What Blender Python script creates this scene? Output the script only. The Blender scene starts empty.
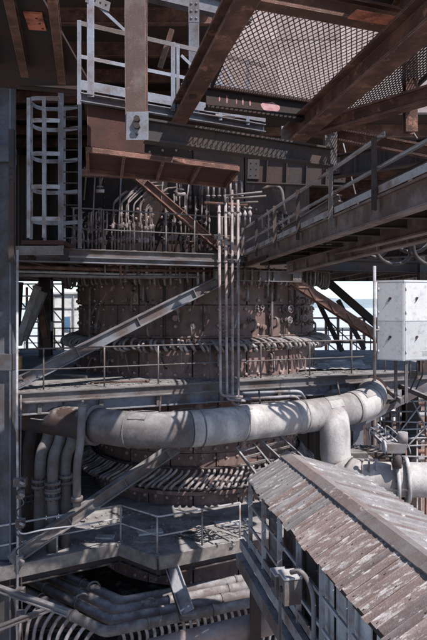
import bpy, math, random
from mathutils import Vector, Matrix
random.seed(11)
S = bpy.context.scene
COL = S.collection
H = 15.0                      # eye height above the yard
F = 600.0                     # focal length in photo pixels (photo is 427 x 640)

# ------------------------------------------------------------------ camera
cam = bpy.data.cameras.new('camera')
cam.sensor_fit = 'VERTICAL'; cam.sensor_height = 24.0
cam.lens = 24.0 * F / 640.0
cam.shift_y = -15.0 / 640.0
cam.clip_start = 0.1; cam.clip_end = 6000
camo = bpy.data.objects.new('camera', cam); COL.objects.link(camo)
camo.location = (0, 0, H); camo.rotation_euler = (math.radians(90), 0, 0)
S.camera = camo

# ------------------------------------------------------------------ sky, sun, exposure
SUN_DIR = Vector((0.46, -0.46, 0.86)).normalized()      # towards the sun
elev = math.asin(SUN_DIR.z); rot = math.atan2(SUN_DIR.x, SUN_DIR.y)
w = bpy.data.worlds.new('World'); S.world = w; w.use_nodes = True
nt = w.node_tree; bg = nt.nodes['Background']
sky = nt.nodes.new('ShaderNodeTexSky'); sky.sky_type = 'NISHITA'; sky.sun_disc = False
sky.sun_elevation = elev; sky.sun_rotation = rot; sky.dust_density = 0.4; sky.air_density = 0.7; sky.ozone_density = 2.0; sky.altitude = 0
nt.links.new(sky.outputs[0], bg.inputs[0]); bg.inputs[1].default_value = 0.15
sl = bpy.data.lights.new('sun', 'SUN'); sl.energy = 4.3; sl.angle = math.radians(0.5); sl.color = (1.0, 0.955, 0.91)
so = bpy.data.objects.new('sun', sl); COL.objects.link(so)
so.rotation_euler = SUN_DIR.to_track_quat('Z', 'Y').to_euler(); so.location = (10, -10, 40)
S.view_settings.view_transform = 'Standard'; S.view_settings.look = 'None'
S.view_settings.exposure = 0.85; S.view_settings.gamma = 1.0; S.view_settings.use_curve_mapping = False
S.cycles.max_bounces = 5; S.cycles.diffuse_bounces = 3; S.cycles.glossy_bounces = 2

# ------------------------------------------------------------------ points from directions and distances (eye = origin)
def P(px, py, Y):
    return Vector(((px - 213.5) / F * Y, Y, (305 - py) / F * Y))
def PZ(px, py, z):
    return P(px, py, z * F / (305.0 - py))
def PL(px, py, off=0.0):      # on the vertical plane of the deck fronts
    k = (px - 213.5) / F
    return P(px, py, (17.64 + off) / (1 - .42 * k))
def LX(X, off=0.0): return 17.64 + off + .42 * X
V = Vector

# ------------------------------------------------------------------ materials
MATS = {}
def steel(name, base, rust=(.11, .055, .038), amt=.45, scale=1.6, dust=.25, rough=.72, bump=.25, third=None, tamt=.3, stretch=None, dustcol=(.27, .255, .255), metal=0.0, vary=.2, edge=False, tscale=None):
    m = bpy.data.materials.new(name); m.use_nodes = True; n = m.node_tree; N = n.nodes; Lk = n.links.new
    b = N['Principled BSDF']
    geo = N.new('ShaderNodeNewGeometry'); inf = N.new('ShaderNodeObjectInfo')
    off = N.new('ShaderNodeVectorMath'); off.operation = 'MULTIPLY_ADD'
    cmb = N.new('ShaderNodeCombineXYZ')
    for i in range(3): Lk(inf.outputs['Random'], cmb.inputs[i])
    off.inputs[1].default_value = (7, 5, 9); Lk(cmb.outputs[0], off.inputs[0]); Lk(geo.outputs['Position'], off.inputs[2])
    vec = off.outputs[0]
    if stretch:
        mp = N.new('ShaderNodeMapping'); mp.inputs['Rotation'].default_value = (0, 0, stretch[1]); mp.inputs['Scale'].default_value = stretch[0]
        Lk(vec, mp.inputs[0]); vec = mp.outputs[0]
    def noise(sc, det=6, ro=.62, v=vec):
        t = N.new('ShaderNodeTexNoise'); t.inputs['Scale'].default_value = sc; t.inputs['Detail'].default_value = det
        t.inputs['Roughness'].default_value = ro; Lk(v, t.inputs['Vector']); return t.outputs['Fac']
    def ramp(f, lo, hi):
        r = N.new('ShaderNodeMapRange'); r.inputs[1].default_value = lo; r.inputs[2].default_value = hi; r.clamp = True
        Lk(f, r.inputs[0]); return r.outputs[0]
    def mix(a, c, f):
        x = N.new('ShaderNodeMix'); x.data_type = 'RGBA'
        for sck, v_ in ((x.inputs[6], a), (x.inputs[7], c)):
            if isinstance(v_, tuple): sck.default_value = (*v_, 1)
            else: Lk(v_, sck)
        if isinstance(f, float): x.inputs[0].default_value = f
        else: Lk(f, x.inputs[0])
        return x.outputs[2]
    n1 = noise(scale); c = mix(base, rust, ramp(n1, .62 - amt * .55, .78 - amt * .45))
    if third:
        n3 = noise(tscale or scale * .7 + 1.3, 8, .7); c = mix(c, third, ramp(n3, .68 - tamt * .4, (.72 if tscale else .74) - tamt * .4))
    # fine soot and mottling
    n2 = noise(scale * 9, 4, .7, off.outputs[0]); dk = tuple(x * .42 for x in base); c = mix(c, dk, ramp(n2, .52, .86))
    n4 = noise(scale * 26, 3, .6, off.outputs[0]); c = mix(c, tuple(min(1, x * 1.5) for x in base), ramp(n4, .60, .88))
    if dust > 0:
        sx = N.new('ShaderNodeSeparateXYZ'); Lk(geo.outputs['Normal'], sx.inputs[0])
        mu = N.new('ShaderNodeMath'); mu.operation = 'MULTIPLY'
        Lk(ramp(sx.outputs[2], .25, .95), mu.inputs[0]); Lk(ramp(noise(scale * 2.3, 5, .6, off.outputs[0]), .62 - dust, .80 - dust * .6), mu.inputs[1])
        c = mix(c, dustcol, mu.outputs[0])
    if edge:  # bright edge highlights put into the colour, broken up like worn paint
        bv = N.new('ShaderNodeBevel'); bv.samples = 3; bv.inputs['Radius'].default_value = .016
        dt = N.new('ShaderNodeVectorMath'); dt.operation = 'DOT_PRODUCT'; Lk(bv.outputs[0], dt.inputs[0]); Lk(geo.outputs['Normal'], dt.inputs[1])
        er = N.new('ShaderNodeMapRange'); er.inputs[1].default_value = .985; er.inputs[2].default_value = .80; er.clamp = True; Lk(dt.outputs['Value'], er.inputs[0])
        me_ = N.new('ShaderNodeMath'); me_.operation = 'MULTIPLY'; Lk(er.outputs[0], me_.inputs[0]); Lk(ramp(noise(scale * 4, 4, .6, off.outputs[0]), .40, .60), me_.inputs[1])
        c = mix(c, tuple(min(.6, x * 1.5 + .10) for x in base), me_.outputs[0])
    # per-object value shift (each piece weathered a little differently)
    hs = N.new('ShaderNodeHueSaturation'); Lk(c, hs.inputs['Color'])
    mr = N.new('ShaderNodeMapRange'); mr.inputs[3].default_value = 1 - vary; mr.inputs[4].default_value = 1 + vary
    Lk(inf.outputs['Random'], mr.inputs[0]); Lk(mr.outputs[0], hs.inputs['Value'])
    Lk(hs.outputs[0], b.inputs['Base Color'])
    rr = N.new('ShaderNodeMapRange'); rr.inputs[3].default_value = rough - .14; rr.inputs[4].default_value = min(1, rough + .2)
    Lk(n1, rr.inputs[0]); Lk(rr.outputs[0], b.inputs['Roughness'])
    b.inputs['Metallic'].default_value = metal; b.inputs['Specular IOR Level'].default_value = .5 if name in ('glass', 'water', 'cabinet') else .18
    if bump:
        bp = N.new('ShaderNodeBump'); bp.inputs['Strength'].default_value = bump; bp.inputs['Distance'].default_value = .02
        ad = N.new('ShaderNodeMath'); ad.operation = 'ADD'; Lk(n1, ad.inputs[0]); Lk(n4, ad.inputs[1])
        Lk(ad.outputs[0], bp.inputs['Height']); Lk(bp.outputs[0], b.inputs['Normal'])
    MATS[name] = m; return m
steel('blue_steel', (.14, .142, .162), (.085, .062, .058), .36, 1.4, .2, third=(.21, .21, .235), tamt=.10, edge=True)
steel('grey_steel', (.135, .124, .126), (.085, .06, .05), .42, 1.5, .3, edge=True)
steel('light_steel', (.30, .295, .31), (.15, .095, .075), .30, 2.2, .2, edge=True)
steel('column_steel', (.088, .092, .108), (.06, .05, .05), .36, 1.4, .1, third=(.14, .14, .155), tamt=.1, edge=True)
steel('rail_blue', (.20, .21, .245), (.14, .10, .09), .28, 2.4, .1, edge=True)
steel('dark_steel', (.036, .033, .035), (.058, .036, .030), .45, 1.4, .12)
steel('rust_steel', (.185, .094, .072), (.08, .046, .037), .50, 2.6, .12, third=(.27, .135, .10), tamt=.22, bump=.6, edge=True)
steel('red_steel', (.062, .024, .019), (.04, .021, .018), .42, 1.5, .1, edge=True)
steel('orange_plate', (.48, .17, .11), (.16, .06, .045), .30, 5.0, .0)
steel('shell_bolt', (.27, .19, .17), (.18, .12, .11), .4, 5, .2)
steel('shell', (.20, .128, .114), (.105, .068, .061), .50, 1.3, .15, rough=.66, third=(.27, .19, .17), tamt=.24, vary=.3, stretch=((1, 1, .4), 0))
steel('shell_upper', (.075, .048, .043), (.04, .03, .028), .5, .9, .1, third=(.12, .075, .065), tamt=.2)  # darker tone for the plates above the upper deck
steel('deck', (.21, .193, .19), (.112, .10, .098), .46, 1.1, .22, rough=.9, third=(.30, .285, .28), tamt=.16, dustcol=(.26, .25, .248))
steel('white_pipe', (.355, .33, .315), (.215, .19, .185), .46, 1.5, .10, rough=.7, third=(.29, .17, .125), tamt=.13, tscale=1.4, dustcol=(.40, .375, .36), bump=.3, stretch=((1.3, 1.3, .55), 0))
steel('backdrop_pale', (.36, .295, .275), (.27, .215, .20), .4, .8, .0, rough=.7)  # pale pinkish tone for the added backdrop behind the grating
steel('main_pipe', (.17, .157, .16), (.10, .08, .076), .45, 1.6, .2, rough=.75, third=(.19, .15, .14), tamt=.2)
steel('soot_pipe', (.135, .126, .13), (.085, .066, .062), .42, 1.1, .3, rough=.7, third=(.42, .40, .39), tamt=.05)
steel('hose', (.30, .27, .27), (.14, .10, .095), .40, 3.0, .3)
steel('dark_hose', (.20, .17, .168), (.10, .072, .066), .45, 3.0, .3)
steel('dim_pipe', (.25, .205, .20), (.09, .062, .058), .45, 3.0, .1)
steel('walk_steel', (.20, .155, .145), (.11, .072, .062), .48, 2.2, .12, third=(.28, .17, .14), tamt=.15, edge=True)
steel('water_pipe', (.30, .265, .265), (.17, .125, .118), .42, 2.0, .1)
steel('roof_sheet', (.245, .190, .176), (.165, .118, .107), .48, 1.5, .0, rough=.78, third=(.37, .34, .325), tamt=.34, stretch=((1, 2.6, 1), -.2), vary=.12, bump=.5, tscale=3.6)
steel('roof_grey', (.235, .22, .22), (.16, .143, .14), .48, 1.6, .0, rough=.78, third=(.37, .355, .35), tamt=.26, stretch=((1, 2.6, 1), -.2), vary=.14, bump=.4, tscale=3.0)
steel('roof_dark', (.17, .14, .138), (.125, .095, .088), .45, 1.5, .0, rough=.74, third=(.38, .35, .335), tamt=.30, stretch=((1, 2.6, 1), -.2), vary=.1, bump=.4, tscale=3.6)
steel('ridge_paint', (.215, .193, .19), (.165, .122, .112), .44, 1.0, .0, rough=.6, third=(.40, .37, .36), tamt=.2)
steel('cabinet', (.42, .41, .415), (.385, .37, .37), .2, .8, .0, rough=.45, bump=.03)
steel('panel_grey', (.42, .42, .43), (.28, .25, .24), .35, 1.6, .0, rough=.6)
steel('rubber', (.035, .033, .034), (.06, .05, .048), .4, 3, .3)
steel('chalk', (.30, .25, .24), (.20, .14, .125), .5, 14, .0, bump=0)
steel('pink_paint', (.46, .27, .29), (.30, .13, .13), .40, 6, .0)
steel('white_wall', (.74, .74, .73), (.60, .59, .57), .3, .8, .0)
steel('blue_paint', (.10, .19, .32), (.07, .11, .17), .3, 3, .0)
steel('brick', (.27, .19, .165), (.20, .14, .12), .4, 6, .0)
steel('glass', (.06, .07, .08), (.04, .045, .05), .4, 3, .0, rough=.2, bump=0)
steel('gravel', (.30, .275, .25), (.19, .175, .16), .5, .25, .0, rough=.95)
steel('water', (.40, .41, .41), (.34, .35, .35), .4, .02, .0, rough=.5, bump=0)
steel('far_hill', (.30, .35, .38), (.24, .29, .31), .5, .004, .0, rough=.95, bump=0)  # haze of the distance put into this pale blue
steel('foliage', (.055, .085, .04), (.08, .10, .05), .5, .03, .0, rough=.95)
steel('yellow_paint', (.55, .34, .10), (.28, .16, .07), .35, 4, .0)
steel('brown_pipe', (.29, .20, .175), (.16, .12, .11), .42, 1.0, .25)
steel('wood', (.16, .138, .128), (.09, .078, .074), .42, 3.0, .3, rough=.9)

# ------------------------------------------------------------------ mesh building
LOC = {}
class MB:
    def __init__(s): s.v = []; s.f = []; s.sm = []
    def face(s, pts, smooth=False):
        i = len(s.v); s.v += [V(p) for p in pts]; s.f.append(tuple(range(i, i + len(pts)))); s.sm.append(smooth)
    def prism(s, loopa, loopb, caps=True, smooth=False):
        i = len(s.v); n = len(loopa); s.v += [V(p) for p in loopa] + [V(p) for p in loopb]
        for k in range(n):
            s.f.append((i + k, i + (k + 1) % n, i + n + (k + 1) % n, i + n + k)); s.sm.append(smooth)
        if caps:
            s.f.append(tuple(range(i + n - 1, i - 1, -1))); s.sm.append(False)
            s.f.append(tuple(range(i + n, i + 2 * n))); s.sm.append(False)
        return s
    def beam(s, p, q, prof, up=(0, 0, 1)):
        p = V(p); q = V(q); a = (q - p).normalized(); up = V(up)
        if abs(a.dot(up)) > .995: up = V((0, 1, 0))
        sd = a.cross(up).normalized(); u = sd.cross(a)
        return s.prism([p + sd * x + u * y for x, y in prof], [q + sd * x + u * y for x, y in prof])
    def box(s, p, q, w, h, up=(0, 0, 1)):
        return s.beam(p, q, ((-w/2, -h/2), (w/2, -h/2), (w/2, h/2), (-w/2, h/2)), up)
    def ibeam(s, p, q, h, w, t=.03, up=(0, 0, 1)):
        return s.beam(p, q, iprof(h, w, t), up)
    def tube(s, pts, r, n=8, caps=True):
        pts = [V(p) for p in pts]; m = len(pts); i0 = len(s.v)
        rs = r if isinstance(r, (list, tuple)) else [r] * m
        tg = []
        for k in range(m):
            d = V((0, 0, 0))
            if k > 0: d += (pts[k] - pts[k-1]).normalized()
            if k < m - 1: d += (pts[k+1] - pts[k]).normalized()
            tg.append(d.normalized() if d.length > 1e-6 else V((0, 0, 1)))
        u = tg[0].orthogonal().normalized()
        for k in range(m):
            u = (u - tg[k] * u.dot(tg[k])); u = u.normalized() if u.length > 1e-6 else tg[k].orthogonal().normalized()
            w_ = tg[k].cross(u)
            for j in range(n):
                a = 2 * math.pi * j / n; s.v.append(pts[k] + (u * math.cos(a) + w_ * math.sin(a)) * rs[k])
        for k in range(m - 1):
            for j in range(n):
                a = i0 + k * n + j; b = i0 + k * n + (j + 1) % n
                s.f.append((a, b, b + n, a + n)); s.sm.append(True)
        if caps:
            s.f.append(tuple(range(i0 + n - 1, i0 - 1, -1))); s.sm.append(False)
            s.f.append(tuple(range(i0 + (m - 1) * n, i0 + m * n))); s.sm.append(False)
        return s
    def disc(s, p, d, r, t, n=14):
        p = V(p); d = V(d).normalized(); return s.tube([p - d * t / 2, p + d * t / 2], r, n)
    def dome(s, p, d, r, h, n=6):
        p = V(p); d = V(d).normalized(); return s.tube([p, p + d * h * .6, p + d * h], [r, r * .85, r * .4], n)
    def build(s, name, mat, parent=None, local=False):
        """vertices are given in eye space (local=False) or already local to the parent"""
        me = bpy.data.meshes.new(name)
        if parent is not None:
            o0 = V((0, 0, 0)) if local else LOC[parent.name]
        else:
            xs = [p.x for p in s.v]; ys = [p.y for p in s.v]; zs = [p.z for p in s.v]
            o0 = V(((min(xs) + max(xs)) / 2, (min(ys) + max(ys)) / 2, min(zs)))
        me.from_pydata([tuple(p - o0) for p in s.v], [], s.f); me.update()
        me.polygons.foreach_set('use_smooth', s.sm)
        me.materials.append(MATS[mat])
        o = bpy.data.objects.new(name, me); COL.objects.link(o)
        if parent is not None:
            o.parent = parent; LOC[o.name] = LOC[parent.name]
        else:
            o.location = o0 + V((0, 0, H)); LOC[o.name] = o0
        return o
def iprof(h, w, t=.03):
    a, b = w / 2, h / 2; c = t / 2
    return ((-a, -b), (a, -b), (a, -b + t), (c, -b + t), (c, b - t), (a, b - t), (a, b), (-a, b), (-a, b - t), (-c, b - t), (-c, -b + t), (-a, -b + t))
def cprof(h, w, t=.025, flip=1):
    p = ((0, -h/2), (w, -h/2), (w, -h/2 + t), (t, -h/2 + t), (t, h/2 - t), (w, h/2 - t), (w, h/2), (0, h/2))
    return p if flip > 0 else tuple((-x, y) for x, y in reversed(p))
def lprof(a, t=.02, sx=1, sy=1):
    p = ((0, 0), (a, 0), (a, t), (t, t), (t, a), (0, a)); p = tuple((x * sx, y * sy) for x, y in p)
    return p if sx * sy > 0 else tuple(reversed(p))
def fil(pts, r=.15, seg=4):
    pts = [V(p) for p in pts]; out = [pts[0]]
    for k in range(1, len(pts) - 1):
        a, b, c = pts[k-1], pts[k], pts[k+1]
        l1 = min(r, (a - b).length * .49); l2 = min(r, (c - b).length * .49)
        p0 = b + (a - b).normalized() * l1; p2 = b + (c - b).normalized() * l2
        for i in range(seg + 1):
            t = i / seg; out.append(p0 * (1-t)**2 + b * 2 * t * (1-t) + p2 * t**2)
    out.append(pts[-1]); return out
def tag(o, label=None, cat=None, group=None, kind=None):
    if label: o['label'] = label
    if cat: o['category'] = cat
    if group: o['group'] = group
    if kind: o['kind'] = kind
    return o
def thing(name, label, cat, loc, group=None):
    o = bpy.data.objects.new(name, None); COL.objects.link(o); o.empty_display_size = .2
    o.location = V(loc) + V((0, 0, H)); LOC[o.name] = V(loc)
    return tag(o, label, cat, group, 'thing')
def one(mb, name, mat, label, cat, group=None): return tag(mb.build(name, mat), label, cat, group, 'thing')
def bolts(mb, p, d, u, nu, w_, nw, su, sw, r=.022):
    """grid of bolt heads about p on a face with normal d"""
    u = V(u).normalized(); w_ = V(w_).normalized()
    for i in range(nu):
        for j in range(nw):
            mb.dome(V(p) + u * (i - (nu-1)/2) * su + w_ * (j - (nw-1)/2) * sw, d, r, r * .8)

# steel member helper: one top-level thing with web/flange section, end plates and bolts as parts
def member(name, label, cat, p, q, h, wd, mat, prof='I', up=(0, 0, 1), t=.03, ends=True, group=None, stiff=0, mat2=None):
    p = V(p); q = V(q); base = p if p.z < q.z else q
    r = thing(name, label, cat, base, group)
    pr = iprof(h, wd, t) if prof == 'I' else cprof(h, wd, t) if prof == 'C' else ((-wd/2, -h/2), (wd/2, -h/2), (wd/2, h/2), (-wd/2, h/2))
    MB().beam(p, q, pr, up).build('beam_section', mat, r)
    a = (q - p).normalized(); sd = a.cross(V(up)); sd = sd.normalized() if sd.length > .01 else V((1, 0, 0)); u = sd.cross(a)
    if ends:
        for e, sg in ((p, 1), (q, -1)):
            c = e + a * sg * .16
            g = MB().box(c - u * h * .36, c + u * h * .36, wd * (1.06 if prof != 'C' else .3), .30, up=a).build('end_plate', mat2 or mat, r)
            b = MB()
            for s2 in (-1, 1): bolts(b, c + sd * s2 * wd * .53, sd * s2, a, 2, u, 3, .14, h * .22, .02)
            tag(b.build('bolt_set', mat2 or mat, g), kind='stuff')
    for k in range(stiff):
        c = p.lerp(q, (k + 1) / (stiff + 1))
        MB().box(c - sd * wd * .47, c + sd * wd * .47, .02, h - 2 * t - .004, up=u).build('stiffener', mat, r)
    return r

def railing(label, floor_pts, hgt, fracs, post_pts, mat='grey_steel', r=.024, name='guard_railing', toe=0.0, endpost=True, square=False):
    R = thing(name, label, 'railing', floor_pts[0])
    pts = [V(p) for p in floor_pts]; up = V((0, 0, 1))
    MB().tube(fil([p + up * hgt for p in pts], .08), r, 8).build('top_rail', mat, R)
    for f in fracs:
        MB().tube(fil([p + up * hgt * f for p in pts], .08), r * .85, 8).build('mid_rail', mat, R)
    for p in post_pts:
        p = V(p); mb = MB()
        if square: mb.box(p - up * .04, p + up * hgt, .05, .05, up=(0, 1, 0))
        else: mb.tube([p - up * .04, p + up * hgt], r, 8)
        o = mb.build('post', mat, R)
        MB().box(p + up * .002, p + up * .016, .11, .11, up=(0, 1, 0)).build('foot_plate', mat, o)
    return R
def online(pts, n):
    out = []
    for a, b in zip(pts[:-1], pts[1:]):
        for k in range(n): out.append(V(a).lerp(V(b), k / n))
    return out + [V(pts[-1])]

# ================================================================== THE SETTING
gm = MB(); gm.face([(-2500, -400, -H), (2500, -400, -H), (2500, 4000, -H), (-2500, 4000, -H)])
g = gm.build('ground', 'gravel'); tag(g, 'wide pale gravel works yard far below', kind='structure')
wm = MB(); wm.face([(-2500, 190, -H + .05), (2500, 190, -H + .05), (2500, 4000, -H + .05), (-2500, 4000, -H + .05)])
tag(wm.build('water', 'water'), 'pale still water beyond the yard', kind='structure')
hm = MB(); n = 120
ridge = [(x, 3300, -H + 40 + 22 * math.sin(x * .0016 + 1) + 9 * math.sin(x * .0061) + random.random() * 3) for x in [(-3000 + 6000 * k / n) for k in range(n + 1)]]
for a, b in zip(ridge[:-1], ridge[1:]):
    hm.face([(a[0], a[1] - 300, -H - 1), (b[0], b[1] - 300, -H - 1), b, a], True); hm.face([a, b, (b[0], b[1] + 400, -H - 1), (a[0], a[1] + 400, -H - 1)], True)
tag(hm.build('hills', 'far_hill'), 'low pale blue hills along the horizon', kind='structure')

# ================================================================== FURNACE
FC = V((-.65, 23.0, 0))
def RS(z): return 4.10 - .025 * (z + 2.25) if z > -2.6 else 3.45
def fpt(th, r, z): return FC + V((math.cos(th) * r, math.sin(th) * r, z))
fur = thing('blast_furnace', 'huge rusty riveted round furnace shell at the centre of the decks', 'furnace', FC + V((0, 0, -9)))
courses = [(-9, -6.0, 3.82), (-6.0, -4.75, 3.77), (-4.75, -3.6, 3.82), (-3.6, -2.3, 4.07), (-2.3, -1.12, 4.44), (-1.12, .0, 4.40), (.0, 1.3, 4.44), (1.3, 2.9, 4.37), (2.9, 5.0, 4.27)]
core = MB(); N_ = 48
for a, b, r in courses:
    for k in range(N_):
        t0 = 2 * math.pi * k / N_; t1 = 2 * math.pi * (k + 1) / N_; rr = r - .10
        core.face([fpt(t0, rr, a), fpt(t1, rr, a), fpt(t1, rr, b), fpt(t0, rr, b)], True)
core.build('inner_shell', 'dark_steel', fur)
bolt_rows = MB(); bolt_rows2 = MB()
for ci, (a, b, r) in enumerate(courses):
    npl = 16
    for k in range(npl):
        t0 = 2 * math.pi * (k + .5 * (ci % 2)) / npl; t1 = t0 + 2 * math.pi / npl
        mid = (t0 + t1) / 2
        if math.sin(mid) > .45: continue
        dr = random.uniform(-.012, .012); m = MB(); sg = 6; e = .006
        outer = []; inner = []
        for i in range(sg + 1):
            t = t0 + e + (t1 - t0 - 2 * e) * i / sg
            outer.append(t); inner.append(t)
        za, zb = a + .012, b - .012
        for i in range(sg):
            m.face([fpt(outer[i], r + dr, za), fpt(outer[i+1], r + dr, za), fpt(outer[i+1], r + dr, zb), fpt(outer[i], r + dr, zb)], True)
            m.face([fpt(outer[i], r - .08, zb), fpt(outer[i], r + dr, zb), fpt(outer[i+1], r + dr, zb), fpt(outer[i+1], r - .08, zb)])
            m.face([fpt(outer[i], r + dr, za), fpt(outer[i], r - .08, za), fpt(outer[i+1], r - .08, za), fpt(outer[i+1], r + dr, za)])
        for t in (outer[0], outer[-1]):
            m.face([fpt(t, r + dr, za), fpt(t, r - .08, za), fpt(t, r - .08, zb), fpt(t, r + dr, zb)])
        m.build('shell_plate', 'shell' if a < 1.25 else 'shell_upper', fur)
        # rivets down the plate edge
        for zz in [za + .1 + (zb - za - .2) * i / 7 for i in range(8)]:
            p = fpt(t0 + .022, r + dr, zz); bolt_rows2.dome(p, p - fpt(t0, 0, zz), .026, .02, 5)
    for zz in ([a + .14, a + .42 * (b - a), b - .14] if -2.4 < a < 1 else [a + .16, b - .16]):
        nb = 62
        for k in range(nb):
            t = 2 * math.pi * (k + .3) / nb
            if math.sin(t) > .3: continue
            if random.random() < .12: continue
            p = fpt(t, r + .01, zz + random.uniform(-.02, .02)); bolt_rows.dome(p, V((math.cos(t), math.sin(t), 0)), random.choice((.062, .068, .048)), .055, 7)
tag(bolt_rows.build('plate_bolts', 'shell_bolt', fur), kind='stuff'); tag(bolt_rows2.build('rivets', 'shell', fur), kind='stuff')
def shell_at(px, py):
    k = (px - 213.5) / F; r = 4.42
    A = k * k + 1; B = -2 * (k * FC.x + FC.y); C = FC.x ** 2 + FC.y ** 2 - r * r
    Y = (-B - math.sqrt(max(0, B * B - 4 * A * C))) / (2 * A); return P(px, py, Y)
m = MB()
for k in range(48):
    t0 = 2 * math.pi * k / 48; t1 = 2 * math.pi * (k + 1) / 48
    m.face([fpt(t0, 4.2, 4.98), fpt(t1, 4.2, 4.98), fpt(t1, 3.1, 6.4), fpt(t0, 3.1, 6.4)], True); m.face([fpt(t0, 3.1, 6.4), fpt(t1, 3.1, 6.4), fpt(t1, 0, 6.5), fpt(t0, 0, 6.5)])
m.build('throat_cone', 'shell_upper', fur)
# small bore pipes looping over the plates
random.seed(77)
for k in range(46):
    px = random.uniform(90, 304); band = k % 3
    y0 = (272, 300, 352)[band] + random.uniform(-2, 6); y1 = y0 + random.uniform(10, 26)
    p = shell_at(px, y0); q = shell_at(px + random.choice((0, 0, 4, -5)), min(y1, 372)); d = (p - FC); d.z = 0; d.normalize()
    MB().tube(fil([p, p + d * .16, q + d * .16, q], .07), random.choice((.018, .024, .03)), 6).build('small_bore_pipe', random.choice(('dark_hose', 'dark_steel', 'hose', 'shell')), fur)
# stiffening hoops
for z, r in ((-1.12, 4.52), (1.3, 4.54), (-6.0, 3.94), (-3.6, 4.14)):
    m = MB(); 
    for k in range(72):
        t0 = 2 * math.pi * k / 72; t1 = 2 * math.pi * (k + 1) / 72
        pr = ((r - .12, z - .06), (r, z - .06), (r, z + .06), (r - .12, z + .06))
        for (r0, z0), (r1, z1) in zip(pr, pr[1:] + pr[:1]):
            m.face([fpt(t0, r0, z0), fpt(t1, r0, z0), fpt(t1, r1, z1), fpt(t0, r1, z1)])
    m.build('hoop_band', 'shell', fur)
# cooling nozzles with hand wheels and elbows on the shell
for (px, py, kind, sc) in ((92, 322, 0, 1), (99, 326, 1, .9), (118, 326, 1, 1), (136, 318, 0, .8), (152, 325, 1, .9), (176, 318, 0, .9), (192, 326, 1, 1), (206, 317, 0, .8),
                           (250, 320, 1, .9), (262, 327, 0, .8), (284, 309, 2, 1.2), (283, 320, 2, 1), (297, 318, 2, 1.1), (303, 312, 0, 1), (305, 322, 1, 1), (270, 318, 1, .8), (243, 326, 0, .7),
                           (128, 300, 0, .7), (160, 303, 1, .7), (200, 300, 0, .7), (275, 296, 0, .7), (296, 298, 1, .8)):
    p = shell_at(px, py); d = (p - FC); d.z = 0; d.normalize(); sd = V((-d.y, d.x, 0))
    m = MB().tube([p - d * .05, p + d * .22 * sc], .055 * sc, 8); m.disc(p + d * .03, d, .12 * sc, .04, 10); m.disc(p + d * .17 * sc, d, .10 * sc, .05, 10)
    o = m.build('cooling_nozzle', 'shell' if kind == 0 else 'dark_hose', fur)
    if kind == 1: MB().tube(fil([p + d * .2, p + d * .38, p + d * .38 - V((0, 0, .3 * sc)), p + d * .1 - V((0, 0, .42 * sc))], .12), .035, 7).build('elbow_pipe', 'dark_hose', o)
    if kind == 2:
        w_ = MB(); ring = [p + d * .3 + (sd * math.cos(a) + V((0, 0, 1)) * math.sin(a)) * .10 * sc for a in [2 * math.pi * i / 14 for i in range(15)]]
        w_.tube(ring, .022, 6)
        for i in range(3):
            a = math.pi * i / 3; q = (sd * math.cos(a) + V((0, 0, 1)) * math.sin(a)) * .09 * sc; w_.tube([p + d * .3 - q, p + d * .3 + q], .014, 5)
        w_.tube([p + d * .15, p + d * .31], .03, 6); w_.build('hand_wheel', 'hose', o)
# vertical pipes strapped on the shell
for (px, y0, y1, mt) in ((95, 288, 340, 'dark_hose'), (166, 268, 336, 'dark_steel'), (268, 272, 338, 'dark_hose'), (290, 275, 312, 'dark_steel'), (112, 360, 372, 'dark_hose'), (245, 268, 300, 'dark_hose'), (272, 280, 300, 'dark_steel'), (146, 266, 300, 'dark_hose'), (186, 266, 292, 'dark_steel')):
    p = shell_at(px, y0); q = shell_at(px, y1); d = (p - FC); d.z = 0; d.normalize()
    MB().tube(fil([p + d * .02, p + d * .2 , q + d * .2, q + d * .02], .08), .045, 8).build('strapped_pipe', mt, fur)
# chalked mark R9
def text_mesh(body, size, name, mat, parent, origin, right, up, ext=.003):
    c = bpy.data.curves.new('lettering', 'FONT'); c.body = body; c.size = size; c.extrude = ext; c.offset = -.004
    t = bpy.data.objects.new('lettering_tmp', c); COL.objects.link(t)
    dg = bpy.context.evaluated_depsgraph_get(); me = bpy.data.meshes.new_from_object(t.evaluated_get(dg))
    COL.objects.unlink(t); bpy.data.objects.remove(t)
    right = V(right).normalized(); up = V(up).normalized(); nrm = right.cross(up); o0 = LOC[parent.name]
    for v in me.vertices: v.co = V(origin) + right * v.co.x + up * v.co.y + nrm * v.co.z - o0
    me.materials.clear(); me.materials.append(MATS[mat])
    o = bpy.data.objects.new(name, me); COL.objects.link(o); o.parent = parent; LOC[o.name] = o0
    return o
p = shell_at(253.5, 312); d = p - FC; d.z = 0; d.normalize(); sd = V((-d.y, d.x, 0))
mk = text_mesh('R9', .34, 'chalk_lettering', 'chalk', fur, p + d * .07, sd, (0, 0, 1)); tag(mk, 'chalked letters R9 on the shell')

# hose rings
def hose_mesh(kind):
    m = MB(); jt = lambda: random.uniform(-.012, .012)
    if kind == 0:
        pts = [(4.37, 0, .10), (4.60, .03, .12), (4.90, .10, .05), (5.04, .18, -.08), (4.98, .22, -.18), (4.75, .24, -.20)]
    elif kind == 1:
        pts = [(3.7, 0, .26), (3.92, 0, .26), (4.04, -.02, .18), (4.12, -.20, .02), (4.30, -.42, -.10), (4.42, -.52, -.19), (4.2, -.56, -.28), (3.8, -.56, -.28)]
    else:
        pts = [(4.42, 0, .0), (4.72, 0, .03), (4.82, 0, -.08), (4.82, .02, -.22), (4.88, .03, -.30), (4.97, .03, -.24), (5.0, .03, -.05), (5.0, .03, .22)]
    pts = [pts[0]] + [(x + jt(), y + jt(), z + jt()) for x, y, z in pts[1:-1]] + [pts[-1]]
    m.tube(fil(pts, .14, 3), (.045, .045, .034)[kind], 8); return m
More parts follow.
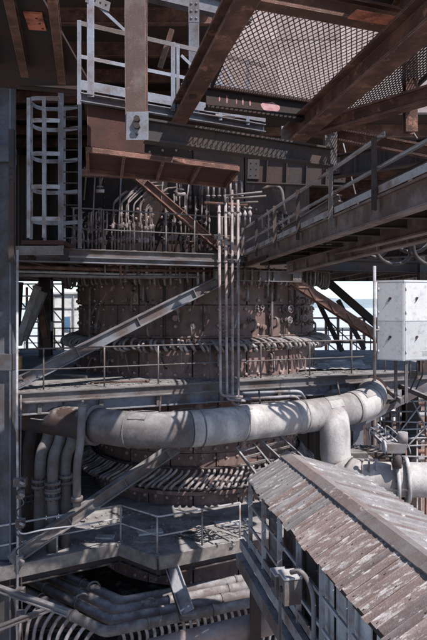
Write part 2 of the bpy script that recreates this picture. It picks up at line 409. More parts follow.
def ring(name, label, z, kind, mat, a0, a1, n, hdr):
    r = thing(name, label, 'cooling ring', FC + V((0, 0, z)))
    bases = []; alt = {'dark_hose': 'hose', 'hose': 'dark_hose'}[mat]
    for k in range(n):
        t = math.radians(a0 + (a1 - a0) * k / (n - 1) + random.uniform(-.7, .7))
        if random.random() < .02: continue
        if len(bases) < 9:
            o = hose_mesh(kind).build('hose', alt if len(bases) == 4 else mat, r, local=True); bases.append(o)
        else:
            o = random.choice(bases).copy(); COL.objects.link(o); o.parent = r
        o.rotation_euler = (random.uniform(-.008, .008), random.uniform(-.008, .008), t); LOC[o.name] = LOC[r.name]
    for rr, zz, tr, mt in hdr:
        MB().tube([FC + V((math.cos(t) * rr, math.sin(t) * rr, z + zz)) for t in [math.radians(a0 - 4 + (a1 - a0 + 8) * i / 60) for i in range(61)]], tr, 8).build('header_pipe', mt, r)
    return r
ring('cooling_hose_ring', 'ring of thick dusty hoses bulging round the furnace above the middle deck', -1.20, 0, 'hose', 168, 372, 82, ((4.62, -.12, .06, 'dark_steel'), (4.5, .2, .04, 'shell')))
ring('cooling_hose_ring', 'ring of bent pale hoses round the furnace foot above the lowest deck', -5.50, 1, 'hose', 176, 364, 66, ((3.92, .30, .05, 'dark_steel'), (3.92, -.32, .05, 'dark_hose')))
ring('cooling_hose_ring', 'ring of hooked pipes hanging under the upper deck round the furnace top', .92, 2, 'dark_hose', 176, 364, 66, ((5.0, .24, .05, 'rust_steel'), (4.84, .10, .04, 'red_steel')))

# ================================================================== DECKS
def ring_deck(poly, rin, z, th):
    """convex polygon plate with a round hole about the furnace"""
    angs = [2 * math.pi * k / 72 for k in range(72)]
    for p in poly: angs.append(math.atan2(p[1] - FC.y, p[0] - FC.x) % (2 * math.pi))
    angs = sorted(set(round(a, 5) for a in angs))
    def out(a):
        d = (math.cos(a), math.sin(a)); best = None
        for (x0, y0), (x1, y1) in zip(poly, poly[1:] + poly[:1]):
            ex, ey = x1 - x0, y1 - y0; den = d[0] * ey - d[1] * ex
            if abs(den) < 1e-9: continue
            t = ((x0 - FC.x) * ey - (y0 - FC.y) * ex) / den; s = ((x0 - FC.x) * d[1] - (y0 - FC.y) * d[0]) / den
            if t > 0 and -1e-4 <= s <= 1 + 1e-4 and (best is None or t < best): best = t
        return best
    m = MB()
    for a, b in zip(angs, angs[1:] + angs[:1]):
        oa, ob = out(a), out(b)
        A, B, C, D = [(FC.x + math.cos(t) * r, FC.y + math.sin(t) * r) for t, r in ((a, rin), (b, rin), (b, ob), (a, oa))]
        m.face([(*A, z), (*D, z), (*C, z), (*B, z)]); m.face([(*A, z - th), (*B, z - th), (*C, z - th), (*D, z - th)])
        m.face([(*D, z), (*D, z - th), (*C, z - th), (*C, z)]); m.face([(*A, z), (*B, z), (*B, z - th), (*A, z - th)])
    return m
def L3(X, z, off=0): return V((X, LX(X, off), z))
# --- middle deck
ZM = -2.25
md = thing('steel_deck', 'dusty grey middle deck round the furnace with long front girder', 'deck', V((0, 18, ZM)))
ring_deck([(-9.5, LX(-9.5)), (9.5, LX(9.5)), (9.5, 30), (-9.5, 30)], 4.6, ZM, .05).build('deck_plate', 'deck', md)
MB().beam(L3(-9.4, ZM - .15, .02), L3(9.4, ZM - .15, .02), cprof(.28, .12, .03, 1)).build('edge_channel', 'grey_steel', md)
MB().ibeam(L3(-9.4, ZM - .46, .16), L3(9.4, ZM - .46, .16), .32, .26, .03).build('front_girder', 'blue_steel', md)
for X in [-8 + 1.25 * k for k in range(14)]:
    if abs(X - FC.x) < 4.75:
        MB().ibeam(V((X, LX(X, .3), ZM - .2)), V((X, FC.y - math.sqrt(max(0, 4.8 ** 2 - (X - FC.x) ** 2)) if abs(X - FC.x) < 4.75 else 29.5, ZM - .2)), .24, .16, .02).build('joist', 'dark_steel', md)
    else:
        MB().ibeam(V((X, LX(X, .3), ZM - .2)), V((X, 29.8, ZM - .2)), .24, .16, .02).build('joist', 'dark_steel', md)
for X in (-4.6, -3.1, -1.6, .2, 2.0, 3.8, 5.4):
    m = MB().box(L3(X, ZM - .28, -.0), L3(X, ZM - .01, -.0), .12, .02, up=(.39, -.92, 0)); m.box(L3(X, ZM - .6, .13), L3(X, ZM - .3, .13), .10, .22, up=(.39, -.92, 0)); m.build('girder_bracket', 'grey_steel', md)
mposts = [PL(x, 390) for x in (43, 104, 158, 210, 261, 310, 352)]
mposts = [V((p.x, LX(p.x, .06), ZM)) for p in mposts]
railing('long thin railing along the front of the middle deck', [L3(-5.2, ZM, .06), L3(4.95, ZM, .06)], 1.10, (.5,), mposts, 'grey_steel', .022)
railing('short rail stretch at the middle deck under the white cabinet', [L3(5.7, ZM, .06), L3(9.2, ZM, .06)], 1.10, (.5,), [L3(x, ZM, .06) for x in (5.75, 7.4, 9.1)], 'grey_steel', .022)
railing('rusty back railing of the middle deck against the pale sky', [V((3.6, 29.8, ZM)), V((9.4, 29.8, ZM))], 1.10, (.33, .66), [V((3.6 + .7 * k, 29.8, ZM)) for k in range(9)], 'rust_steel', .025)
railing('dark back railing of the middle deck left of the furnace', [V((-9.4, 29.8, ZM)), V((-4.8, 29.8, ZM))], 1.10, (.33, .66), [V((-9.4 + .76 * k, 29.8, ZM)) for k in range(7)], 'dark_steel', .025)
# --- upper deck
ZU = 1.5
ud = thing('steel_deck', 'upper deck with dark soffit and grey front beam across the furnace', 'deck', V((0, 18, ZU)))
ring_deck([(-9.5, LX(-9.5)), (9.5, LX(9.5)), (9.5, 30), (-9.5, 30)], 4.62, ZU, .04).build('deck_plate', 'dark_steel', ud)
MB().beam(L3(-9.4, ZU - .10, -.03), L3(.9, ZU - .10, -.03), cprof(.2, .1, .025, 1)).build('edge_channel', 'grey_steel', ud)
MB().ibeam(L3(-9.4, ZU - .29, .02), L3(.9, ZU - .29, .02), .17, .3, .03).build('front_beam', 'blue_steel', ud)
MB().ibeam(L3(.9, ZU - .21, .1), L3(9.4, ZU - .21, .1), .36, .22, .03).build('front_beam', 'dark_steel', ud)
for X in [-8.6 + 1.1 * k for k in range(17)]:
    far = FC.y - math.sqrt(max(0, 4.8 ** 2 - (X - FC.x) ** 2)) if abs(X - FC.x) < 4.75 else 29.8
    MB().ibeam(V((X, LX(X, .2), ZU - .16)), V((X, far, ZU - .16)), .22, .14, .02).build('joist', 'rust_steel', ud)
uposts = [V((X, LX(X, -.02), ZU)) for X in (-3.75, -3.0, -2.2, -1.35, -.55, .25)]
railing('grey railing on the upper deck before the small cooling pipes', [L3(-3.8, ZU, -.02), L3(.5, ZU, -.02)], 1.10, (.5,), uposts, 'grey_steel', .02)
for k, (X0, X1, off, z, r) in enumerate(((-6, .6, .5, 1.02, .05), (-6, .4, .9, .92, .035), (-5.6, 0, 1.3, .84, .05), (-5.5, -.4, .2, .80, .028))):
    one(MB().tube([L3(X0, z, off), L3((X0 + X1) / 2, z - .02, off), L3(X1, z + .02, off)], r, 8), 'service_pipe', ('rust_steel', 'light_steel', 'dark_hose', 'grey_steel')[k],
        'level service pipe under the upper deck, %s below the beam' % ('nearest', 'second', 'rearmost', 'lowest')[k], 'pipe')

# roof decks overhead and dark back walls
def slab(name, label, cat, x0, x1, y0, y1, z, th, mat, joists, jm, jd=.28, along='y', kind=None):
    r = thing(name, label, cat, V(((x0 + x1) / 2, y0, z)))
    m = MB(); m.box(V(((x0 + x1) / 2, y0, z + th / 2)), V(((x0 + x1) / 2, y1, z + th / 2)), x1 - x0, th); m.build('soffit_plate', mat, r)
    for j in joists:
        if along == 'y': MB().ibeam(V((j, y0 + .02, z - jd / 2 - .003)), V((j - .13 * (y1 - y0) * 0, y1 - .02, z - jd / 2 - .003)), jd, .16, .02).build('joist', jm, r)
        else: MB().ibeam(V((x0 + .02, j, z - jd / 2 - .003)), V((x1 - .02, j, z - jd / 2 - .003)), jd, .16, .02).build('joist', jm, r)
    return r
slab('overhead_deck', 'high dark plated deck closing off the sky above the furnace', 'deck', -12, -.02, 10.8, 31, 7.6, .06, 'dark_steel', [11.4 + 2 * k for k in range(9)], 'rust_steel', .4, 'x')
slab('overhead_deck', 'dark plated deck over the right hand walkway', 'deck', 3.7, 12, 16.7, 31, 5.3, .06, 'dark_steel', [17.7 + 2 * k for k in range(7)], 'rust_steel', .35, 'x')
slab('overhead_deck', 'added unseen deck over the viewer cutting the sky light', 'deck', -6.5, 1.7, 3.2, 5.9, 3.75, .06, 'dark_steel', [3.6, 5.4], 'rust_steel', .3, 'x')  # out of view, added to keep sky light off the steelwork
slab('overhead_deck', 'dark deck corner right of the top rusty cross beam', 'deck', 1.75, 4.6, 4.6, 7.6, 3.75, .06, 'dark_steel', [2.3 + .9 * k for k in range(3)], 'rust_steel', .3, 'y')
slab('overhead_deck', 'dark deck strip behind the bay below the added pale backdrop', 'deck', .02, 3.66, 17.0, 31, 5.3, .05, 'dark_steel', [18, 22, 26, 30], 'rust_steel', .2, 'x')
go = thing('backdrop_wall', 'added pale plated backdrop seen through the bright grating', 'backdrop_wall', V((4, 17.8, 5.45)))  # added backdrop, its pale colour gives the brightness behind the grating
for i in range(5):
    for j in range(2):
        x0, x1, z0, z1 = .06 + 1.8 * i, .06 + 1.8 * i + 1.79, 5.45 + 2.2 * j, 5.45 + 2.2 * j + 2.19
        MB().box(V((x0, 17.8 + .01 * ((i + j) % 2), (z0 + z1) / 2)), V((x1, 17.8 + .01 * ((i + j) % 2), (z0 + z1) / 2)), 1.0, z1 - z0).build('wall_plate', 'backdrop_pale', go)
def cladding(name, label, p0, p1, z0, z1, mat, n, dep=.06):
    r = thing(name, label, 'wall', V(p0).lerp(V(p1), .5) + V((0, 0, z0)))
    a = V(p1) - V(p0); nrm = V((a.y, -a.x, 0)).normalized()
    for k in range(n):
        A = V(p0) + a * (k / n); B = V(p0) + a * ((k + 1.02) / n); q = [A, A.lerp(B, .15) + nrm * dep, A.lerp(B, .5) + nrm * dep, A.lerp(B, .65), B]
        m = MB()
        lo = [V((p.x, p.y, z0)) for p in q] + [V((p.x, p.y, z0)) - nrm * .03 for p in reversed(q)]
        hi = [V((p.x, p.y, z1)) for p in q] + [V((p.x, p.y, z1)) - nrm * .03 for p in reversed(q)]
        m.prism(lo, hi).build('cladding_sheet', mat, r)
    return r
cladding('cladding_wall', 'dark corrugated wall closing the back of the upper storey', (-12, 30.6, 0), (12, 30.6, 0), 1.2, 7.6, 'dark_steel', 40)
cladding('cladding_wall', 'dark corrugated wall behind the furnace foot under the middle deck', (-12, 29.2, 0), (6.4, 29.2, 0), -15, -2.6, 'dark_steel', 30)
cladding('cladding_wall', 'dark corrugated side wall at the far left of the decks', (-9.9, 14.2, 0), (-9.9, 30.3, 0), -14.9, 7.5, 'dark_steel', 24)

# ================================================================== COLUMNS, BRACES, GIRDERS
def column(label, p, z0, z1, w_, d_, mat, bands=3, name='steel_column', ang=0.0):
    r = thing(name, label, 'column', V((p[0], p[1], z0)))
    up = V((math.sin(ang), math.cos(ang), 0))
    MB().beam(V((p[0], p[1], z0)), V((p[0], p[1], z1)), iprof(d_, w_, .035), up).build('column_section', mat, r)
    for k in range(bands):
        z = z0 + (z1 - z0) * (k + .6) / bands
        o = MB().box(V((p[0], p[1], z)), V((p[0], p[1], z + .4)), w_ * 1.05, d_ * 1.06, up).build('splice_plate', mat, r)
        b = MB(); bolts(b, V((p[0], p[1], z + .2)) - up * d_ * .53, -up, (0, 0, 1), 3, up.cross(V((0, 0, 1))), 2, .13, w_ * .5, .025); tag(b.build('bolt_set', mat, o), kind='stuff')
    return r
c0 = P(5, 300, 15.0)
column('tall blue grey steel column down the left edge of the view', (c0.x - .02, 15.0), -15, 5.6, .40, .46, 'column_steel', 4, ang=math.pi / 2)
for (px, Y, z0, z1, wd, mt, lb) in ((46, 26.5, ZM, ZU - .05, .5, 'grey_steel', 'grey column on the middle deck beside the white cabin'),
                                    (410, 23.5, -15, -2.6, .5, 'dark_steel', 'dark column under the middle deck at the right edge'),
                                    (357, 20.6, -15, -2.6, .34, 'blue_steel', 'blue grey column behind the big pipe elbow'),
                                    (423, 20.2, ZM, ZU - .05, .3, 'dark_steel', 'dark upper column hidden partly by the white cabinet'),
                                    (60, 19.5, -15, -2.6, .36, 'dark_steel', 'dark column among the drop pipes at the lower left'),
                                    (300, 24.5, -15, -2.6, .40, 'dark_steel', 'dark column behind the furnace foot on its right')):
    q = P(px, 300, Y); column(lb, (q.x, Y), z0, z1, wd, wd, mt, 2)

# long diagonal braces across the furnace
p, q = PL(12, 391, .42), PL(246, 267, .42); p.z = max(p.z, ZM + .13)
member('diagonal_brace', 'long grey diagonal brace rising right across the furnace above the middle deck', 'brace', p, q, .32, .24, 'blue_steel', 'I', t=.03, stiff=3)
p, q = PL(10, 560, -.75), PL(176, 447, -.75)
member('diagonal_brace', 'pale diagonal brace rising right from the lowest deck to the big pipe', 'brace', p, q, .30, .26, 'grey_steel', 'I', t=.035, stiff=2)
p, q = PL(136, 176, .35), PL(222, 250, .35)
member('diagonal_brace', 'rusty diagonal brace falling right onto the upper deck', 'brace', p, q, .24, .22, 'rust_steel', 'I', t=.03, stiff=1)
p, q = PL(272, 268, .5), PL(384, 341, .5)
br = member('diagonal_brace', 'rusty latticed brace falling right from the walkway end past the furnace', 'brace', p, q, .26, .30, 'rust_steel', 'I', up=(.39, -.92, 0), t=.03)
a = (q - p).normalized(); u = a.cross(V((.39, -.92, 0))).normalized()
for k in range(9):
    c0_ = p.lerp(q, .12 + .085 * k); c1_ = p.lerp(q, .12 + .085 * (k + 1)); s = .11 if k % 2 else -.11
    MB().box(c0_ + u * s - V((0, .17, 0)), c1_ - u * s - V((0, .17, 0)), .05, .015, up=(.39, -.92, 0)).build('lattice_bar', 'rust_steel', br)
member('diagonal_brace', 'dark brace in front of the sky gap right of the furnace', 'brace', P(328, 282, 25.5), P(392, 338, 25.5), .36, .3, 'dark_steel', 'I', up=(0, -1, 0))
member('diagonal_brace', 'thin dark brace falling right beyond the furnace in the sky gap', 'brace', P(309, 283, 28), P(342, 351, 28), .2, .2, 'dark_steel', 'I', up=(0, -1, 0))
member('diagonal_brace', 'second thin dark brace right of the furnace in the sky gap', 'brace', P(338, 300, 29), P(364, 349, 29), .2, .2, 'dark_steel', 'I', up=(0, -1, 0))
member('cross_girder', 'grey girder stub joining braces under the walkway end', 'girder', PL(214, 275, .3), PL(300, 277, .3), .34, .2, 'grey_steel', 'I', stiff=2)
member('cross_girder', 'dark level girder under the upper deck above the white cabinet', 'girder', PL(300, 266, 1.2), PL(460, 272, .3), .30, .2, 'dark_steel', 'I', stiff=5)
member('cross_girder', 'long rusty girder high on the upper storey before the pipe bends', 'girder', P(80, 173, 15.4), P(236, 179, 17.2), .16, .2, 'rust_steel', 'I', stiff=6)
# struts at the left behind the ladder
for (a_, b_, Y, mt, lb) in (((18, 345), (38, 286), 20, 'light_steel', 'pale leaning strut at the left beside the column'),
                            ((24, 340), (44, 292), 21, 'light_steel', 'second pale leaning strut at the left, right of the first'),
                            ((36, 285), (48, 348), 21.5, 'rust_steel', 'rusty strut leaning left under the upper deck'),
                            ((20, 282), (16, 345), 23, 'dark_steel', 'dark upright strut close to the left column')):
    member('leaning_strut', lb, 'strut', P(*a_, Y), P(*b_, Y), .26, .2, mt, 'I', up=(0, -1, 0))

# ================================================================== UPPER LEFT: cage ladder
cl = thing('caged_ladder', 'pale steel cage ladder climbing from the upper deck at the left', 'ladder', P(48, 240, 15.1))
Yc = 15.1; lc = P(60, 240, Yc)
def cp(px, py, dy=0): q = P(px, py, Yc); return V((q.x, Yc + dy, q.z))
for px, wd in ((61, .13), (80, .08)):
    MB().box(cp(px, 248), cp(px, 78), wd, .05, up=(0, 1, 0)).build('ladder_stile', 'blue_steel', cl)
for k in range(14):
    y = 95 + 11 * k; MB().tube([cp(61, y), cp(80, y)], .016, 6).build('rung', 'dark_steel', cl)
xr = cp(60, 0).x; xl = cp(28, 0).x; rr = (xr - xl) * .62
def cage(py):
    z = cp(0, py).z; out = []
    pts = [V((xr, Yc - .02, z)), V((xr - .2, Yc - .05, z)), V((xl + .12, Yc - .06, z)), V((xl, Yc + .1, z)), V((xl, Yc + .6, z)), V((xl + .2, Yc + .78, z)), V((xr - .1, Yc + .78, z)), V((xr + .3, Yc + .6, z))]
    return fil(pts, .2, 4)
for py in (99, 121, 154, 187, 219):
    m = MB(); pts = cage(py)
    for a_, b_ in zip(pts[:-1], pts[1:]): m.box(a_, b_, .012, .10)
    m.build('cage_hoop', 'light_steel', cl)
for (x, y) in ((xl + .02, Yc - .02), (xl - .012, Yc + .3), (xl + .42, Yc - .075), (xl + .2, Yc + .8), (xr - .1, Yc + .8)):
    MB().box(V((x, y, cp(0, 238).z)), V((x, y, cp(0, 98).z)), .085, .012, up=(0, 1, 0)).build('cage_strap', 'light_steel', cl)
bs = thing('landing_bracket', 'boxed rusty edged landing bracket under the caged ladder', 'bracket', cp(45, 262))
MB().box(V((xl - .12, Yc + .35, cp(0, 243).z)), V((xr + .12, Yc + .35, cp(0, 243).z)), 1.0, .10).build('landing_plate', 'red_steel', bs)
MB().beam(V((xl - .45, Yc - .17, cp(0, 251).z)), V((xr + .12, Yc - .17, cp(0, 251).z)), cprof(.22, .1, .02, -1)).build('bracket_channel', 'grey_steel', bs)
for x in (xl, xr): MB().box(V((x, Yc - .1, cp(0, 254).z)), V((x, Yc + 1.1, cp(0, 254).z)), .05, .24).build('cantilever_arm', 'dark_steel', bs)

# ================================================================== UPPER LEFT: overhead joisted ceiling with orange plate
ZC = 4.2
oc = thing('overhead_deck', 'dark joisted ceiling with orange plate at the top left corner', 'deck', V((-4.5, 9, ZC)))
MB().box(V((-4.55, 6.6, ZC + .03)), V((-4.55, 11.5, ZC + .03)), 4.4, .05).build('soffit_plate', 'dark_steel', oc)
for (a_, b_) in (((10, 0), (25, 72)), ((53, 0), (62, 79)), ((-25, 0), (-6, 70))):
    A, B = PZ(*a_, ZC - .1), PZ(*b_, ZC - .1); d = (B - A); A = A - d * .4
    MB().ibeam(A, B, .20, .13, .02).build('joist', 'rust_steel', oc)
A, B = PZ(27, 14, ZC - .03), PZ(49, 30, ZC - .03)
m = MB(); m.box(V(((A.x + B.x) / 2, A.y - .02, ZC - .02)), V(((A.x + B.x) / 2 - .08, B.y, ZC - .02)), B.x - A.x + .08, .03)
op = tag(m.build('cover_plate', 'orange_plate', oc), 'orange primed cover plate with bolt holes')
m = MB()
for i in range(3):
    for j in range(3): m.disc(V((A.x + .10 + .13 * i, A.y + .12 + .16 * j, ZC - .037)), (0, 0, 1), .018, .01, 8)
tag(m.build('bolt_set', 'dark_steel', op), kind='stuff')
fa = MB().ibeam(P(-30, 74, 11.6), P(84, 84, 11.6), .36, .2, .03)
one(fa, 'cross_girder', 'dark_steel', 'dark girder carrying the ceiling above the caged ladder', 'girder')
column('thin dark post beside the caged ladder top', (P(12, 200, 14.2).x, 14.2), 1.0, 4.15, .12, .12, 'dark_steel', 1)

# ================================================================== UPPER LEFT: hanging platform with grey rails
ZP = 3.3
def M3(X, z, off=0): return V((X, 9.4 + off + .55 * (X + 2.08), z))
hp = thing('hanging_platform', 'rust brown boxed platform with ribbed soffit under grey rails at the top', 'platform', M3(-.6, 2.5, 1))
m = MB(); q = [M3(-2.05, ZP, 0), M3(.9, ZP, 0), M3(.9, ZP, 2.0), M3(-2.35, ZP, 2.0)]
m.prism([p - V((0, 0, .04)) for p in q], q).build('deck_plate', 'dark_steel', hp)
MB().beam(M3(-2.1, ZP - .06), M3(.92, ZP - .06), cprof(.14, .08, .015, 1)).build('edge_channel', 'blue_steel', hp)
m = MB(); q0 = [M3(-2.0, ZP - .14, .06), M3(-1.15, ZP - .14, .06), M3(-1.15, 2.5, .06), M3(-2.0, 2.5, .06)]
m.prism(q0, [p + V((0, .03, 0)) for p in q0]).build('fascia_plate', 'red_steel', hp)
sq = [M3(-2.0, 2.5, .06), M3(.45, 2.5, .06), M3(.25, 2.5, 1.75), M3(-2.3, 2.5, 1.75)]
MB().prism([p for p in sq], [p + V((0, 0, .03)) for p in sq]).build('soffit_plate', 'red_steel', hp)
for f in (0, .22, .47, .72, 1.0):
    a_ = sq[0].lerp(sq[1], f); b_ = sq[3].lerp(sq[2], f)
    MB().box(a_ - V((0, 0, .045)), b_ - V((0, 0, .045)), .05, .09).build('soffit_rib', 'rust_steel', hp)
for a_, b_ in ((sq[0], sq[1]), (sq[3], sq[2])): MB().box(a_ - V((0, 0, .04)), b_ - V((0, 0, .04)), .07, .075).build('edge_angle', 'rust_steel', hp)
# rails as flat bars
rl = thing('guard_railing', 'pale blue grey flat bar railing on the hanging platform at the top', 'railing', M3(-2.08, ZP))
for z, hh in ((ZP + 1.10, .07), (ZP + .58, .055), (ZP + .14, .15)):
    MB().box(M3(-2.1, z, -.03), M3(.95, z, -.03), .02, hh).build('rail_bar', 'rail_blue' if z < ZP + 1 else 'grey_steel', rl)
for X, wd, top, bot in ((-2.09, .06, 1.13, -.18), (-1.93, .11, 1.55, -.03), (-.68, .07, 1.13, -.03), (-.60, .05, 1.1, -.03), (.12, .06, 1.1, -.05), (.62, .06, 1.1, -.05)):
    MB().box(M3(X, ZP + bot, -.055), M3(X, ZP + top, -.055), wd, .02, up=(0, 1, 0)).build('post', 'rail_blue', rl)
for a_, b_ in (((-1.9, 1.5), (-1.3, 1.05)), ((-.55, .95), (.1, .45)), ((-.55, .45), (.1, .60)), ((.15, .95), (.6, .3))):
    MB().box(M3(a_[0], ZP + a_[1], -.02), M3(b_[0], ZP + b_[1], -.02), .015, .05).build('brace_bar', 'rail_blue', rl)
m = MB(); m.box(M3(-2.0, ZP + 1.52, -.04), M3(-1.66, ZP + 1.46, -.04), .02, .15); gp = m.build('gusset_plate', 'grey_steel', rl)
b = MB(); 
for k in range(4): b.dome(M3(-1.95 + .08 * k, ZP + 1.52 - .013 * k, -.055), (0, -1, 0), .018, .015)
tag(b.build('bolt_set', 'dark_steel', gp), kind='stuff')
# upper grey girder bits behind
member('cross_girder', 'bolted blue grey girder at the top behind the hanging column', 'girder', P(96, -22, 11.2), P(250, 16, 12.6), .34, .2, 'blue_steel', 'I', stiff=4)
member('leaning_strut', 'thin rusty strut behind the grey rails near the top', 'strut', P(172, 30, 12.6), P(160, 68, 12.6), .1, .1, 'rust_steel', 'B', up=(0, -1, 0), ends=False)
column('blue grey upright behind the rusty beam at the top', (P(194, 0, 10.8).x, 10.8), ZP + .02, 6.2, .18, .18, 'blue_steel', 1)

# big hanging column with bolted foot plate
Yh = 8.4
hc = thing('hanging_column', 'broad brown grey flat steel column hanging from the top with bolted foot plate', 'column', P(137, 138, Yh))
A = P(137, 136, Yh); B = P(136, -30, Yh)
MB().beam(A, B, iprof(.26, .285, .03), (0, 1, 0)).build('column_section', 'rust_steel', hc)
MB().box(V((A.x, Yh - .132, A.z)), V((B.x, Yh - .132, B.z)), .285, .012, up=(0, 1, 0)).build('front_plate', 'walk_steel', hc)
fp = MB().box(P(137.5, 140, Yh - .15), P(137.5, 112, Yh - .15), .30, .025, up=(0, 1, 0)).build('foot_plate', 'rail_blue', hc)
b = MB()
for py in (119, 126): b.disc(P(137, py, Yh - .19), (0, 1, 0), .045, .08, 6)
b.dome(P(137, 134, Yh - .17), (0, -1, 0), .022, .02); b.build('anchor_bolt', 'dark_steel', fp)
m = MB()
A = P(146, 131, Yh); B = P(330, 158, 9.9)
bm_ = member('cross_girder', 'dark sooty girder running right from the hanging column foot', 'girder', A, B, .31, .2, 'dark_steel', 'I', stiff=0, ends=False)
m = MB()
for k in range(26):
    c = A.lerp(B, (k + .5) / 26); m.dome(c - V((0, .03, .11)), (0, -1, 0), .016, .014, 5)
tag(m.build('rivets', 'dark_steel', bm_), kind='stuff')

# ================================================================== TOP RIGHT: grating bay
ZG = 3.42
GA, GB, GC, GD = PZ(212, 86, ZG), PZ(316, 102, ZG), PZ(392, 24, ZG), PZ(250, -6, ZG)
gr = thing('floor_grating', 'diamond mesh grating with light falling through at the top right', 'grating', (GA + GC) / 2)
m = MB()
def bil(s, t): return GA.lerp(GB, s).lerp(GD.lerp(GC, s), t)
LU = (GB - GA).length; LV = (GD - GA).length; pu, pv = .082, .175
nu, nv = int(LU / pu), int(LV / pv)
for i in range(-nv, nu + nv):
    for sgn in (1, -1):
        # strand across the bay, diagonal
        s0, t0 = (i * pu / LU, 0.0); s1, t1 = (i * pu / LU + sgn * (LV / pv) * pu / LU, 1.0)
        if sgn < 0: s0 += 0; 
        # clip in s
        def clip(s0, t0, s1, t1):
            ds, dt = s1 - s0, t1 - t0; lo, hi = 0.0, 1.0
            if ds > 0: lo = max(lo, -s0 / ds); hi = min(hi, (1 - s0) / ds)
            else: lo = max(lo, (1 - s0) / ds); hi = min(hi, -s0 / ds)
            return (s0 + ds * lo, t0 + dt * lo, s0 + ds * hi, t0 + dt * hi) if lo < hi else None
        c = clip(s0, t0, s1, t1)
        if c: m.box(bil(c[0], c[1]) + V((0, 0, .0 if sgn > 0 else .006)), bil(c[2], c[3]) + V((0, 0, .0 if sgn > 0 else .005)), .014, .006)
for i in range(-nv, nu + 2 * nv):
    pass
tag(m.build('mesh_strands', 'rust_steel', gr), kind='stuff')
for a_, b_ in ((GA, GB), (GB, GC), (GD, GA)): MB().box(a_, b_, .05, .05).build('frame_bar', 'dark_steel', gr)
# second darker grating
ga, gb, gc, gd = PZ(338, 112, ZG + .05), PZ(402, 100, ZG + .05), PZ(470, 36, ZG + .05), PZ(396, 46, ZG + .05)
g2 = thing('floor_grating', 'darker diamond mesh grating right of the big rusty beam', 'grating', (ga + gc) / 2)
m = MB()
for k in range(22):
    t = (k + .5) / 22; m.box(ga.lerp(gb, t), gd.lerp(gc, t), .016, .010); m.box(ga.lerp(gd, t) + V((0, 0, .004)), gb.lerp(gc, t) + V((0, 0, .004)), .016, .010)
tag(m.build('mesh_strands', 'dark_steel', g2), kind='stuff')
for a_, b_ in ((ga, gb), (gb, gc), (gd, ga)): MB().box(a_, b_, .05, .05).build('frame_bar', 'dark_steel', g2)
# beams of the bay
A, B = PZ(178, 116, 3.28), PZ(262, -40, 3.28)
b1 = member('floor_beam', 'rusty beam left of the bright grating, falling to the left', 'beam', A, B, .30, .26, 'rust_steel', 'I', ends=False, t=.03)
m = MB(); c = A.lerp(B, .32); m.disc(c + V((-.15, 0, .02)), (1, 0, 0), .05, .06, 6); m.box(c + V((-.04, 0, -.15)), c + V((-.04, .14, -.15)), .1, .05); m.build('clamp_bolt', 'dark_steel', b1)
A, B = PZ(290, 138, 3.06), PZ(452, -6, 3.06)
b2 = member('floor_beam', 'heavy rusty beam right of the bright grating, nearest of the bay', 'beam', A, B, .36, .30, 'rust_steel', 'I', ends=False, t=.035)
MB().box(A + V((0, -.0, .0)), A + V((.006, -.03, .0)), .34, .40).build('end_plate', 'water_pipe', b2)
A, B = PZ(206, 98, 3.3), PZ(308, 112, 3.3)
b3 = member('floor_beam', 'dark cross beam with pink paint marks below the bright grating', 'beam', A, B, .34, .18, 'dark_steel', 'I', ends=False)
a_ = (B - A).normalized(); nn = V((a_.y, -a_.x, 0)).normalized()
if nn.y > 0: nn = -nn
def blot(c, w_, h_, n=9, sd=1):
    random.seed(sd); pts = [c + a_ * math.cos(2 * math.pi * k / n) * w_ * random.uniform(.7, 1.1) + V((0, 0, 1)) * math.sin(2 * math.pi * k / n) * h_ * random.uniform(.7, 1.1) for k in range(n)]
    MB().prism(pts, [p + nn * .003 for p in pts]).build('paint_mark', 'pink_paint', b3)
fcb = lambda t, z: A.lerp(B, t) + nn * .0165 + V((0, 0, z))
blot(fcb(.62, -.01), .20, .09, 13, 3)
for t, hh in ((.12, .05), (.19, .08), (.28, .06), (.34, .08), (.41, .05)): blot(fcb(t, .01), .016, hh, 6, int(t * 100))
random.seed(23)
A, B = PZ(246, -8, 3.36), PZ(402, 22, 3.36)
member('floor_beam', 'rusty cross beam along the top edge of the bright grating', 'beam', A, B, .24, .20, 'rust_steel', 'I', ends=False)
A, B = PZ(352, 14, 3.24), PZ(398, 22, 3.24)
one(MB().box(A, B, .2, .012), 'marking_plate', 'orange_plate', 'orange painted plate under the top rusty beam', 'plate')
member('floor_beam', 'rusty beam sloping up right below the darker grating', 'beam', P(318, 128, 10.2), P(445, 90, 8.4), .24, .2, 'rust_steel', 'I', ends=False)
member('floor_beam', 'rusty beam sloping down right over the walkway rail', 'beam', P(300, 128, 10.8), P(450, 156, 9.6), .2, .2, 'rust_steel', 'I', ends=False)
member('cross_girder', 'dark plated girder behind the walkway rail at the right', 'girder', P(330, 168, 13.5), P(452, 146, 11.5), .5, .2, 'dark_steel', 'I', stiff=3)
column('rusty short post under the darker grating', (P(410, 100, 9.3).x, 9.3), P(0, 133, 9.3).z, 3.9, .18, .18, 'rust_steel', 1)
column('short post, pale on its left side, under the heavy rusty beam', (P(330, 150, 10.4).x, 10.4), P(0, 168, 10.4).z, 3.2, .20, .20, 'grey_steel', 1)
member('cross_girder', 'dark panelled girder in the middle above the pipe bends', 'girder', P(247, 170, 15.5), P(345, 174, 15.5), .70, .25, 'dark_steel', 'I', stiff=4)

